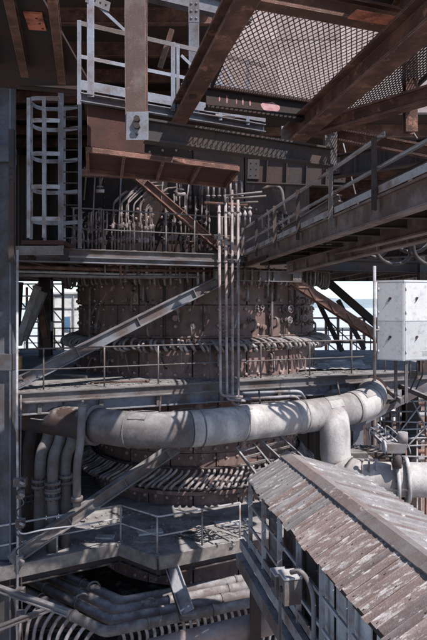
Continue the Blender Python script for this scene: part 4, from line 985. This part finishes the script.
# white stair tower with blue panels, out in the sun beyond the decks
tw = thing('stair_tower', 'white tower with blue panel standing beyond the furnace on the left', 'tower', V((-9.8, 41, -H)))
x0, x1 = -11.2, -8.3
MB().box(V((x0, 41.2, -7.1)), V((x1, 41.2, -7.1)), 2.4, 15.6).build('wall', 'white_wall', tw)
for xx, z0, z1 in ((-9.75, -1.75, -.75), (-9.75, -4.4, -3.2)):
    o = MB().box(V((xx, 39.97, z0)), V((xx, 39.97, z1)), .5, .05, up=(0, 1, 0)).build('window', 'panel_grey', tw); MB().box(V((xx, 39.93, z0 + .05)), V((xx, 39.93, z1 - .05)), .4, .03, up=(0, 1, 0)).build('pane', 'blue_paint', o)
for z in (-.2, -2.4, -4.8): MB().box(V((x0, 39.96, z)), V((x1, 39.96, z)), .06, .08).build('batten', 'panel_grey', tw)
for x in (-10.6, -9.3, -8.6): MB().tube([V((x, 39.9, -8)), V((x, 39.9, .6))], .05, 6).build('down_pipe', 'grey_steel', tw)
MB().box(V((x0 - .15, 41.2, .78)), V((x1 + .15, 41.2, .78)), 2.7, .12).build('roof', 'panel_grey', tw)
ym = one(MB().box(P(19, 371, 18.4), P(19, 356, 18.4), .14, .14, up=(0, 1, 0)), 'marker_post', 'yellow_paint', 'stubby yellow post on the middle deck near the left column', 'post')
# crumpled sheet on the right deck
m = MB(); nx, ny = 18, 9; random.seed(5)
gz = [[.04 + .05 * random.random() + .04 * math.sin(i * .8) * math.sin(j * .9) for i in range(nx + 1)] for j in range(ny + 1)]
for j in range(ny):
    for i in range(nx):
        q = [V((2.9 + 2.6 * (i_ / nx) + .3 * j_ / ny, 20.2 + 2.8 * j_ / ny + .6 * i_ / nx, ZM + gz[j_][i_])) for i_, j_ in ((i, j), (i+1, j), (i+1, j+1), (i, j+1))]; m.face(q, True)
one(m, 'crumpled_sheet', 'panel_grey', 'crumpled pale sheet lying on the middle deck right of the furnace', 'sheet')

# ================================================================== RIGHT: clutter under the deck
for k, (a_, b_, Y) in enumerate((((234, 400), (296, 396), 17.6), ((240, 406), (292, 403), 17.4), ((228, 394), (300, 391), 17.8))):
    one(MB().tube(fil([P(*a_, Y), P(*b_, Y), P(b_[0] + 5, b_[1] + 8, Y + .6)], .2), .045, 8), 'level_pipe', 'light_steel', 'pale level pipe at the foot of the vertical pipes, %s' % ('middle one', 'lowest', 'highest')[k], 'pipe')
m = MB(); c = P(341, 396, 18.9)
random.seed(9)
for k in range(10):
    t0 = k / 10 * 2 * math.pi
rows = []
for j in range(7):
    ph = -math.pi/2 + math.pi * j / 6; rows.append([c + V((math.cos(ph) * math.cos(2*math.pi*i/12) * .5, math.cos(ph) * math.sin(2*math.pi*i/12) * .35, math.sin(ph) * .24)) * 1 + V((random.uniform(-.05, .05), random.uniform(-.05, .05), random.uniform(-.04, .04))) for i in range(12)])
for j in range(6):
    for i in range(12): m.face([rows[j][i], rows[j][(i+1) % 12], rows[j+1][(i+1) % 12], rows[j+1][i]], True)
one(m, 'lagging_bundle', 'wood', 'lumpy bundle of torn lagging tucked under the middle deck at the right', 'lagging')
for k in range(4):
    pts = [P(348 + 3.2 * k, 388, 18.4), P(350 + 3 * k, 396 + 2 * k, 18.2), P(356 + 3 * k, 400 + k, 18.3), P(360 + 2 * k, 392, 18.6)]
    one(MB().tube(spline(pts, 5), .03, 6), 'looped_cable', 'rubber', 'looped dark cable above the blast pipe elbow, %s from the left' % ('first', 'second', 'third', 'fourth')[k], 'cable')
def ladder_frame(label, p, q, wdir, n, mat, wd, r=.03, name='ladder_frame'):
    t = thing(name, label, 'ladder', V(q)); w_ = V(wdir).normalized() * wd
    for s_ in (0, 1): MB().box(V(p) + w_ * s_, V(q) + w_ * s_, .05, .07).build('stringer', mat, t)
    for k in range(n):
        c = V(p).lerp(V(q), (k + .5) / n); MB().box(c, c + w_, .04, .05).build('rung', mat, t)
    return t
ladder_frame('dark ladder frame leaning below the blast pipe left of the branch', P(258, 438, 16.2), P(292, 470, 15.4), (.9, .3, .15), 6, 'grey_steel', .55)
ladder_frame('second ladder frame leaning behind the gallery roof peak', P(236, 448, 15.8), P(262, 482, 14.8), (.9, .3, .15), 5, 'grey_steel', .5)
st = ladder_frame('small white stair rising left behind the white flanged pipe', P(366, 428, 18.6), P(392, 452, 17.6), (.8, .5, .1), 7, 'light_steel', .5, name='service_stair')
for s_ in (0, .55):
    MB().tube(fil([P(370, 440, 18.2) + V((s_, s_ * .4, 0)), P(368, 424, 18.2) + V((s_, s_ * .4, 0)), P(392, 446, 17.4) + V((s_, s_ * .4, 0)), P(394, 456, 17.4) + V((s_, s_ * .4, 0))], .3), .022, 6).build('hand_rail', 'light_steel', st)
for k, (px, py, w_, h_, Y, mt, lb) in enumerate(((352, 470, 1.0, .9, 18.2, 'grey_steel', 'bluish boxed duct between the branch pipe and the white stair'), (372, 463, .7, .5, 18.6, 'dark_steel', 'low dark boxed duct beside the white stair'))):
    t = thing('boxed_duct', lb, 'duct', P(px, py, Y)); c = P(px, py - 6, Y)
    q = [V((-w_/2, -.5, -h_/2)), V((w_/2, -.5, -h_/2)), V((w_/2, .5, -h_/2)), V((-w_/2, .5, -h_/2))]
    MB().prism([c + p for p in q], [c + V((p.x * .7, p.y, h_/2)) for p in q]).build('duct_body', mt, t)
    for z in (-.3, .3): MB().box(c + V((-w_/2 * 1.02, 0, z * h_)), c + V((w_/2 * 1.02, 0, z * h_)), 1.06, .05).build('duct_flange', mt, t)
    for x in (-.4, .4): MB().box(c + V((x * w_, .3, -h_/2 - 9)), c + V((x * w_, .3, -h_/2 + .05)), .1, .1, up=(0, 1, 0)).build('support_leg', 'dark_steel', t)
va = thing('valve_actuator', 'grey valve actuator standing on the white flanged pipe', 'actuator', P(398, 466, 15.7))
c = P(397, 462, 15.7)
MB().tube([c - V((0, 0, .15)), c + V((0, 0, .35))], .12, 10).build('stem', 'grey_steel', va); MB().box(c + V((-.3, 0, .38)), c + V((.2, 0, .38)), .28, .24).build('gear_case', 'grey_steel', va)
MB().tube([c + V((.15, 0, .5)), c + V((.15, 0, .78))], .13, 12).build('motor', 'dark_hose', va); MB().disc(c + V((-.34, 0, .4)), (1, 0, 0), .17, .05, 12).build('hand_wheel', 'light_steel', va)
for k, px in enumerate((362, 369, 376)):
    t = thing('pipe_stub', 'short upright stub on the white flanged pipe, %s from the left' % ('first', 'second', 'third')[k], 'pipe'  , P(px, 470, 16.0))
    MB().tube([P(px, 474, 16.0), P(px, 460, 16.0)], .03, 7).build('stub', 'light_steel', t); MB().disc(P(px, 460, 16), (0, 0, 1), .06, .05, 8).build('cap', 'light_steel', t)
member('diagonal_brace', 'blue grey tube brace rising to the right edge under the middle deck', 'brace', P(350, 428, 20.4), P(440, 380, 20.4), .24, .2, 'blue_steel', 'B', up=(0, -1, 0))
member('diagonal_brace', 'dark brace in the far right yard below the deck', 'brace', P(385, 470, 24.5), P(440, 420, 24.5), .2, .2, 'dark_steel', 'I', up=(0, -1, 0))
# pipe rack in the yard
pr_ = thing('pipe_rack', 'rusty frame of pipes in the yard under the middle deck at the right', 'pipe rack', P(405, 470, 27))
for px in (388, 402, 418, 436):
    a_ = P(px, 400, 27); MB().box(V((a_.x, 27, -15)), V((a_.x, 27, a_.z)), .2, .2, up=(0, 1, 0)).build('rack_post', 'dark_steel', pr_)
for py, mt in ((404, 'rust_steel'), (415, 'light_steel'), (424, 'rust_steel'), (433, 'grey_steel'), (442, 'light_steel'), (452, 'rust_steel'), (460, 'grey_steel')):
    MB().tube([P(378, py, 26.8), P(450, py - 1, 26.8)], .1, 8).build('rack_pipe', mt, pr_)
# brick house and sheds in the yard
def house(label, cx, cy, w_, d_, h_, mat, nw, nf, roofm):
    t = thing('yard_building', label, 'building', V((cx, cy, -H)))
    MB().box(V((cx, cy - d_/2, -H + h_/2)), V((cx, cy + d_/2, -H + h_/2)), w_, h_).build('wall', mat, t)
    rf = [V((cx - w_/2 - .3, cy - d_/2 - .3, -H + h_)), V((cx, cy - d_/2 - .3, -H + h_ + w_ * .12)), V((cx + w_/2 + .3, cy - d_/2 - .3, -H + h_))]
    MB().prism(rf, [p + V((0, d_ + .6, 0)) for p in rf]).build('roof', roofm, t)
    for i in range(nw):
        for j in range(nf):
            x = cx - w_/2 + w_ * (i + .5) / nw; z = -H + h_ * (j + .55) / nf
            o = MB().box(V((x, cy - d_/2 - .03, z - .55)), V((x, cy - d_/2 - .03, z + .55)), .95, .05, up=(0, 1, 0)).build('window', 'white_wall', t)
            MB().box(V((x, cy - d_/2 - .06, z - .47)), V((x, cy - d_/2 - .06, z + .47)), .78, .03, up=(0, 1, 0)).build('pane', 'glass', o)
house('red brick yard building with white framed windows at the far right', 15.5, 45, 9, 8, 8.6, 'brick', 5, 3, 'roof_grey')
house('low grey shed in the yard beyond the pipe rack', 24, 62, 14, 8, 5, 'panel_grey', 6, 1, 'roof_grey')

# ================================================================== ROOFED GALLERY, lower right
nrm = V((.2, -1, 0)).normalized(); rt = V((1, .2, 0)).normalized()      # towards the viewer / to the right
E0 = P(246, 480, 13.0); LG = 9.6
R0 = E0 + rt * .92 + V((0, 0, .52)); F0 = R0 + rt * 1.66 + V((0, 0, -.52))
ga_ = thing('conveyor_gallery', 'narrow gallery with weathered sheet roof running to the lower right corner', 'gallery', E0 + nrm * 4 - V((0, 0, 2)))
ns = 58; sw = LG / ns; random.seed(31)
def roof_sheet(e, r_, mat, k, flat=False, name='roof_sheet'):
    """one ribbed sheet from eave to ridge, lapped over the next"""
    a0 = k * sw; a1 = a0 + sw * (.965 if flat else 1.05); lift = random.uniform(.0, .016 if flat else .012); m = MB()
    up = (r_ - e).cross(nrm).normalized(); up = up if up.z > 0 else -up
    ext = random.uniform(-.02, .05); ee = e + (e - r_).normalized() * ext
    sec = [(0, .012), (.14, .045), (.28, .045), (.40, .016), (.68, .006), (.95, .010), (1.0, .018)]
    if flat: sec = [(0, .010), (.03, .017), (.07, .017), (.10, .009), (.55, .004), (.94, .009), (1.0, .016)]
    for i in range(len(sec) - 1):
        (s0_, h0), (s1_, h1) = sec[i], sec[i + 1]
        q0 = nrm * (a0 + (a1 - a0) * s0_) + up * (h0 + lift); q1 = nrm * (a0 + (a1 - a0) * s1_) + up * (h1 + lift)
        m.face([ee + q0, ee + q1, r_ + q1, r_ + q0]); m.face([ee + q1 - up * .012, ee + q0 - up * .012, r_ + q0 - up * .012, r_ + q1 - up * .012]); m.face([ee + q0, ee + q0 - up * .012, ee + q1 - up * .012, ee + q1])
    m.face([ee + nrm * a0 + up * (.012 + lift), r_ + nrm * a0 + up * (.012 + lift), r_ + nrm * a0 + up * lift, ee + nrm * a0 + up * lift])
    q1 = nrm * a1 + up * (.018 + lift); m.face([ee + q1, ee + q1 - up * .012, r_ + q1 - up * .012, r_ + q1])
    return m.build(name, mat, ga_)
for k in range(ns):
    mt = 'roof_grey' if k < 9 or (k < 18 and random.random() < .4) else ('roof_dark' if random.random() < .16 else 'roof_sheet')
    roof_sheet(E0, R0, mt, k, True); roof_sheet(F0, R0, 'roof_grey' if random.random() < .85 else 'roof_dark', k)
ncap = 5; lc_ = LG / ncap
for k in range(ncap):
    a0, a1 = k * lc_ - .03, (k + 1) * lc_ + .05; lf = .060 + .010 * (k % 2); m = MB()
    ul = (R0 - E0).normalized(); ur = (F0 - R0).normalized(); wd = .18
    A_, B_, C_ = R0 - ul * wd + V((0, 0, lf)), R0 + V((0, 0, lf + .015)), R0 + ur * wd * 1.25 + V((0, 0, lf))
    lo = [A_, B_, C_, C_ - V((0, 0, .02)), B_ - V((0, 0, .02)), A_ - V((0, 0, .02))]
    m.prism([p + nrm * a0 for p in lo], [p + nrm * a1 for p in lo]).build('ridge_cap', 'ridge_paint', ga_)
# structure under the eave
for k in range(10):
    a = .25 + 1.02 * k; e = E0 + nrm * a + rt * .08
    MB().beam(V((e.x, e.y, -5.75)), V((e.x, e.y, E0.z - .02)), lprof(.09, .015), (0, 1, 0)).build('post', 'light_steel', ga_)
    g2_ = F0 + nrm * a - rt * .12; MB().beam(V((g2_.x, g2_.y, -5.75)), V((g2_.x, g2_.y, F0.z - .02)), lprof(.09, .015), (0, 1, 0)).build('post', 'light_steel', ga_)
    MB().box(V((e.x, e.y, E0.z - .05)), V((g2_.x, g2_.y, F0.z - .05)), .06, .08).build('tie_bar', 'dark_steel', ga_)
for z, wd, hh, mt, off in ((-4.28, .04, .05, 'light_steel', .05), (-4.75, .04, .05, 'light_steel', .05), (-5.05, .03, .14, 'light_steel', .03), (-5.28, .10, .20, 'light_steel', -.02), (-5.62, .14, .26, 'grey_steel', -.08)):
    MB().box(E0 + rt * off + V((0, 0, z - E0.z)) + nrm * -.3, E0 + rt * off + V((0, 0, z - E0.z)) + nrm * LG, wd, hh).build('side_rail' if hh < .1 else 'floor_beam', mt, ga_)
MB().box(E0 + rt * .08 + V((0, 0, -.06)), E0 + rt * .08 + nrm * LG + V((0, 0, -.06)), .06, .1).build('eave_beam', 'dark_steel', ga_)
MB().box(F0 - rt * .1 + V((0, 0, -.06)), F0 - rt * .1 + nrm * LG + V((0, 0, -.06)), .06, .1).build('eave_beam', 'dark_steel', ga_)
for k in range(13):
    a_ = E0 + nrm * (LG * k / 13) + V((0, 0, -5.46 - E0.z)) - rt * .02; b_ = a_ + rt * 2.5; c_ = b_ + nrm * (LG / 13 - .02); d_ = a_ + nrm * (LG / 13 - .02)
    MB().prism([a_, b_, c_, d_], [p + V((0, 0, .05)) for p in (a_, b_, c_, d_)]).build('floor_plank', 'wood', ga_)
# cladding sheets inside the frame
for (a, wd, z0, z1, mt) in ((1.45, .55, -4.95, -4.15, 'grey_steel'), (2.9, .5, -5.0, -3.98, 'dark_steel'), (4.25, .35, -5.1, -3.95, 'panel_grey'), (4.72, .34, -5.1, -3.95, 'panel_grey'), (5.35, .6, -5.1, -3.95, 'panel_grey'), (6.1, .6, -5.1, -3.95, 'panel_grey'), (6.9, .7, -5.1, -3.95, 'grey_steel'), (3.5, .5, -5.1, -4.0, 'dark_steel')):
    c = E0 + rt * .17 + nrm * a; MB().box(V((c.x, c.y, z0)), V((c.x, c.y, z1)), .02, wd, up=nrm).build('side_panel', mt, ga_)
for k in range(8):
    c = F0 - rt * .18 + nrm * (.6 + 1.15 * k); MB().box(V((c.x, c.y, -5.4)), V((c.x, c.y, -3.9)), .02, 1.1, up=nrm).build('side_panel', 'dark_steel', ga_)
for a in (.4, 2.6, 5.2, 8.6):
    for q in (E0 + rt * .1, F0 - rt * .2):
        c = q + nrm * a; MB().beam(V((c.x, c.y, -15)), V((c.x, c.y, -5.76)), iprof(.26, .22, .025), (0, 1, 0)).build('support_column', 'dark_steel', ga_)
# conveyor trough inside
MB().box(E0 + rt * 1.3 + V((0, 0, -1.3)), E0 + rt * 1.3 + nrm * LG + V((0, 0, -1.3)), .9, .4).build('trough', 'rust_steel', ga_)
# switch boxes with curved conduit on the gallery side
sb_ = thing('switch_box', 'twin lidded grey switch box with curved conduit on the gallery side', 'switch box', P(288, 598, 9.3))
for (px, py, s_, Y) in ((283, 583, .22, 9.55), (293, 588, .26, 9.25)):
    c = P(px, py, Y) - rt * .05
    o = MB().box(c - V((0, 0, s_ * .75)), c + V((0, 0, s_ * .75)), s_, s_ * 1.1, up=nrm).build('box_body', 'grey_steel', sb_)
    c2 = c + V((0, 0, s_ * .77)); MB().box(c2, c2 + V((0, 0, .03)), s_ * 1.12, s_ * 1.22, up=nrm).build('lid', 'panel_grey', o)
    MB().disc(c - rt * (s_ * .5 + .01), rt, .05, .03, 10).build('knob', 'dark_steel', o)
pts = [P(296, 572, 9.1), P(305, 571, 9.0), P(313, 580, 8.9), P(318, 596, 8.8), P(319, 622, 8.7), P(319, 660, 8.6)]
MB().tube(spline([p - rt * .08 for p in pts], 6), .036, 10).build('conduit', 'grey_steel', sb_)
MB().box(P(280, 592, 9.6), P(280, 640, 9.6), .05, .05, up=(0, 1, 0)).build('mounting_post', 'grey_steel', sb_)
for k, (a_, b_) in enumerate((((262, 512), (262, 585)), ((300, 560), (300, 640)))):
    pass
for k, (px, py, h_, lb) in enumerate(((88, 592, .22, 'small hooked pipe rising from the water mains near their bend'), (76, 602, .16, 'short hooked pipe on the outer water mains left of the bend'), (143, 606, .14, 'short capped pipe on the water mains right of the bend'))):
    c = PZ(px, py, zr + .1); t = thing('hooked_pipe', lb, 'pipe', c)
    MB().tube(fil([c, c + V((0, 0, h_)), c + V((.22, .05, h_ + .05)), c + V((.3, .1, h_ * .5))], .12), .024, 8).build('pipe_run', 'grey_steel', t); MB().disc(c + V((0, 0, .1)), (0, 0, 1), .06, .05, 8).build('flange', 'grey_steel', t)
random.seed(41)
fl_ = sp[33]; d_ = (sp[34] - sp[32]).normalized(); sdv = d_.cross(V((0, 0, 1))).normalized()
for k, off_, an in ((18, .447, 2.1), (28, .462, 1.9), (38, .457, 2.4), (46, .472, 2.2)):
    c = sp[k]; d_ = (sp[k+1] - sp[k-1]).normalized(); s1 = d_.cross(V((0, 0, 1))).normalized(); m = MB(); hw = .22
    for i in range(5):
        a0_, a1_ = an + .5 * (i / 5 - .5), an + .5 * ((i + 1) / 5 - .5)
        f = lambda a: (s1 * math.cos(a) * -1 + V((0, 0, 1)) * math.sin(a))
        lo = [c + f(a0_) * off_ - d_ * hw, c + f(a1_) * off_ - d_ * hw, c + f(a1_) * off_ + d_ * hw, c + f(a0_) * off_ + d_ * hw]; hi = [c + f(a0_) * (off_ + .014) - d_ * hw, c + f(a1_) * (off_ + .014) - d_ * hw, c + f(a1_) * (off_ + .014) + d_ * hw, c + f(a0_) * (off_ + .014) + d_ * hw]
        m.prism(lo, hi)
    m.build('patch_plate', 'white_pipe' if k > 25 else 'soot_pipe', bp_)
for k in (17, 28, 37, 49):
    c = sp[k]; d_ = (sp[k+1] - sp[k-1]); MB().disc(c, d_, .468 if k != 49 else .482, .018, 28).build('weld_seam', 'soot_pipe', bp_)
scw = MB(); upl = (R0 - E0).cross(nrm).normalized(); upl = upl if upl.z > 0 else -upl
for k in range(0, ns, 2):
    for f in (.06, .52):
        c = E0.lerp(R0, f + random.uniform(-.02, .02)) + nrm * (k * sw + sw * .55) + upl * .018; scw.dome(c, upl, .011, .010, 5)
tag(scw.build('roof_screws', 'dark_steel', ga_), kind='stuff')
sf = thing('scaffold', 'thin tube scaffold in the yard under the middle deck at the right', 'scaffold', P(405, 470, 22.4))
for px in (380, 392, 399, 406, 417, 426, 436):
    for dy in (0, 1.1): q = P(px, 400, 22.4); MB().tube([V((q.x, 22.4 + dy, -15)), V((q.x, 22.4 + dy, P(0, random.uniform(392, 425), 22.4).z))], .035, 6).build('scaffold_tube', random.choice(('light_steel', 'grey_steel', 'rust_steel')), sf)
for py in (402, 412, 421, 430, 439, 447, 456):
    MB().tube([P(376 + random.uniform(0, 12), py, 22.35), P(440, py + random.uniform(-3, 3), 22.35)], .032, 6).build('scaffold_tube', random.choice(('light_steel', 'light_steel', 'grey_steel')), sf)
for a_, b_ in (((382, 455), (420, 405)), ((395, 460), (436, 415)), ((412, 400), (436, 450))): MB().tube([P(*a_, 22.3), P(*b_, 22.3)], .032, 6).build('scaffold_tube', 'light_steel', sf)
for k in range(5): c = P(384 + 9 * k, 437, 22.9); MB().box(c, c + V((.3, .0, 0)), .9, .04).build('scaffold_board', 'wood', sf)
for k, (px, py, L_, an, r_, mt, lb) in enumerate(((300, 368, 2.4, .5, .05, 'light_steel', 'loose pale pipe lying on the middle deck right of the furnace'), (325, 362, 1.9, .35, .07, 'hose', 'thick loose hose length lying on the middle deck before the sheet'), (120, 382, 1.7, .2, .03, 'rust_steel', 'thin loose bar lying on the middle deck at the left'), (70, 376, 1.2, -.3, .05, 'wood', 'loose stick of timber on the middle deck under the long brace'))):
    c = PZ(px, py, ZM + r_); u_ = V((math.cos(an), math.sin(an), 0)) * L_ / 2
    one(MB().tube([c - u_, c + V((0, .04, 0)), c + u_], r_, 8), 'loose_bar', mt, lb, 'bar')
for k in range(16):
    X = random.uniform(-5, 1); c = L3(X, ZU - .36, random.uniform(.2, .9)); l_ = random.uniform(.12, .5); m = MB()
    m.tube([c, c - V((0, 0, l_))], random.choice((.02, .035, .05)), 6); m.disc(c - V((0, 0, l_)), (0, 0, 1), .07, .04, 8)
    m.build('hanger', random.choice(('rust_steel', 'hose', 'grey_steel')), ud)
for k in range(18):
    X = random.uniform(-4.5, 5); c = L3(X, ZM - .62, random.uniform(.1, .8)); l_ = random.uniform(.1, .35)
    MB().tube([c, c - V((0, 0, l_))], random.choice((.02, .03)), 6).build('hanger', random.choice(('dark_steel', 'grey_steel')), md)
for k, (X0, X1, sag, z, lb) in enumerate(((-4.8, .2, .12, -2.98, 'sagging thin cable under the middle deck at the left'), (-3.2, 2.6, .2, -2.9, 'sagging thin cable under the middle deck across its middle'), (1.0, 4.8, .14, -2.92, 'sagging thin cable under the middle deck toward the elbow'))):
    one(MB().tube([L3(X0 + (X1 - X0) * t, z - sag * math.sin(math.pi * t) - .04 * math.sin(7 * math.pi * t), .1) for t in [i / 20 for i in range(21)]], .02, 6), 'sagging_cable', 'rubber', lb, 'cable')
# cable loops hung from the right hand deck, their shadows fall on the blast pipe
lp = thing('cable_loops', 'loops of thick dark cable hanging behind the walkway at the right', 'cable', V((4.3, 13.6, .9)))
for k, (x, y, z, r, tl) in enumerate(((3.75, 13.9, 1.5, .42, .3), (4.15, 13.6, 1.35, .46, .1), (4.5, 13.4, 1.55, .40, -.2), (4.85, 13.2, 1.3, .45, .25))):
    pts = [V((x, y, z)) + V((math.cos(a_) * r, math.cos(a_) * r * tl + .04 * a_, math.sin(a_) * r * .9)) for a_ in [2 * math.pi * i / 28 for i in range(45)]]
    MB().tube(pts, .045, 8).build('loop', 'rubber', lp)
MB().tube([V((3.3, 14.3, 2.0)), V((5.6, 12.8, 2.0))], .04, 8).build('hanging_bar', 'grey_steel', lp)
for x in (3.5, 5.4): MB().tube([V((x, 14.17 - (x - 3.5) * .65, 2.0)), V((x, 17.0, 5.3))], .02, 6).build('stay_rod', 'grey_steel', lp)
sc_ = MB()
for k in range(420):
    X = random.uniform(-5.2, 5); Y = LX(X) + random.uniform(.15, 1.6); s_ = random.uniform(.01, .045); c = V((X, Y, ZM + s_ * .25))
    d_ = V((random.uniform(-1, 1), random.uniform(-1, 1), random.uniform(-.15, .15))).normalized(); sc_.box(c - d_ * s_, c + d_ * s_, s_ * .8, s_ * .6)
tag(sc_.build('rubble', 'dark_hose'), 'scattered scale and crumbs on the middle deck', 'rubble', kind='stuff')
print('OBJECTS', len(bpy.data.objects))
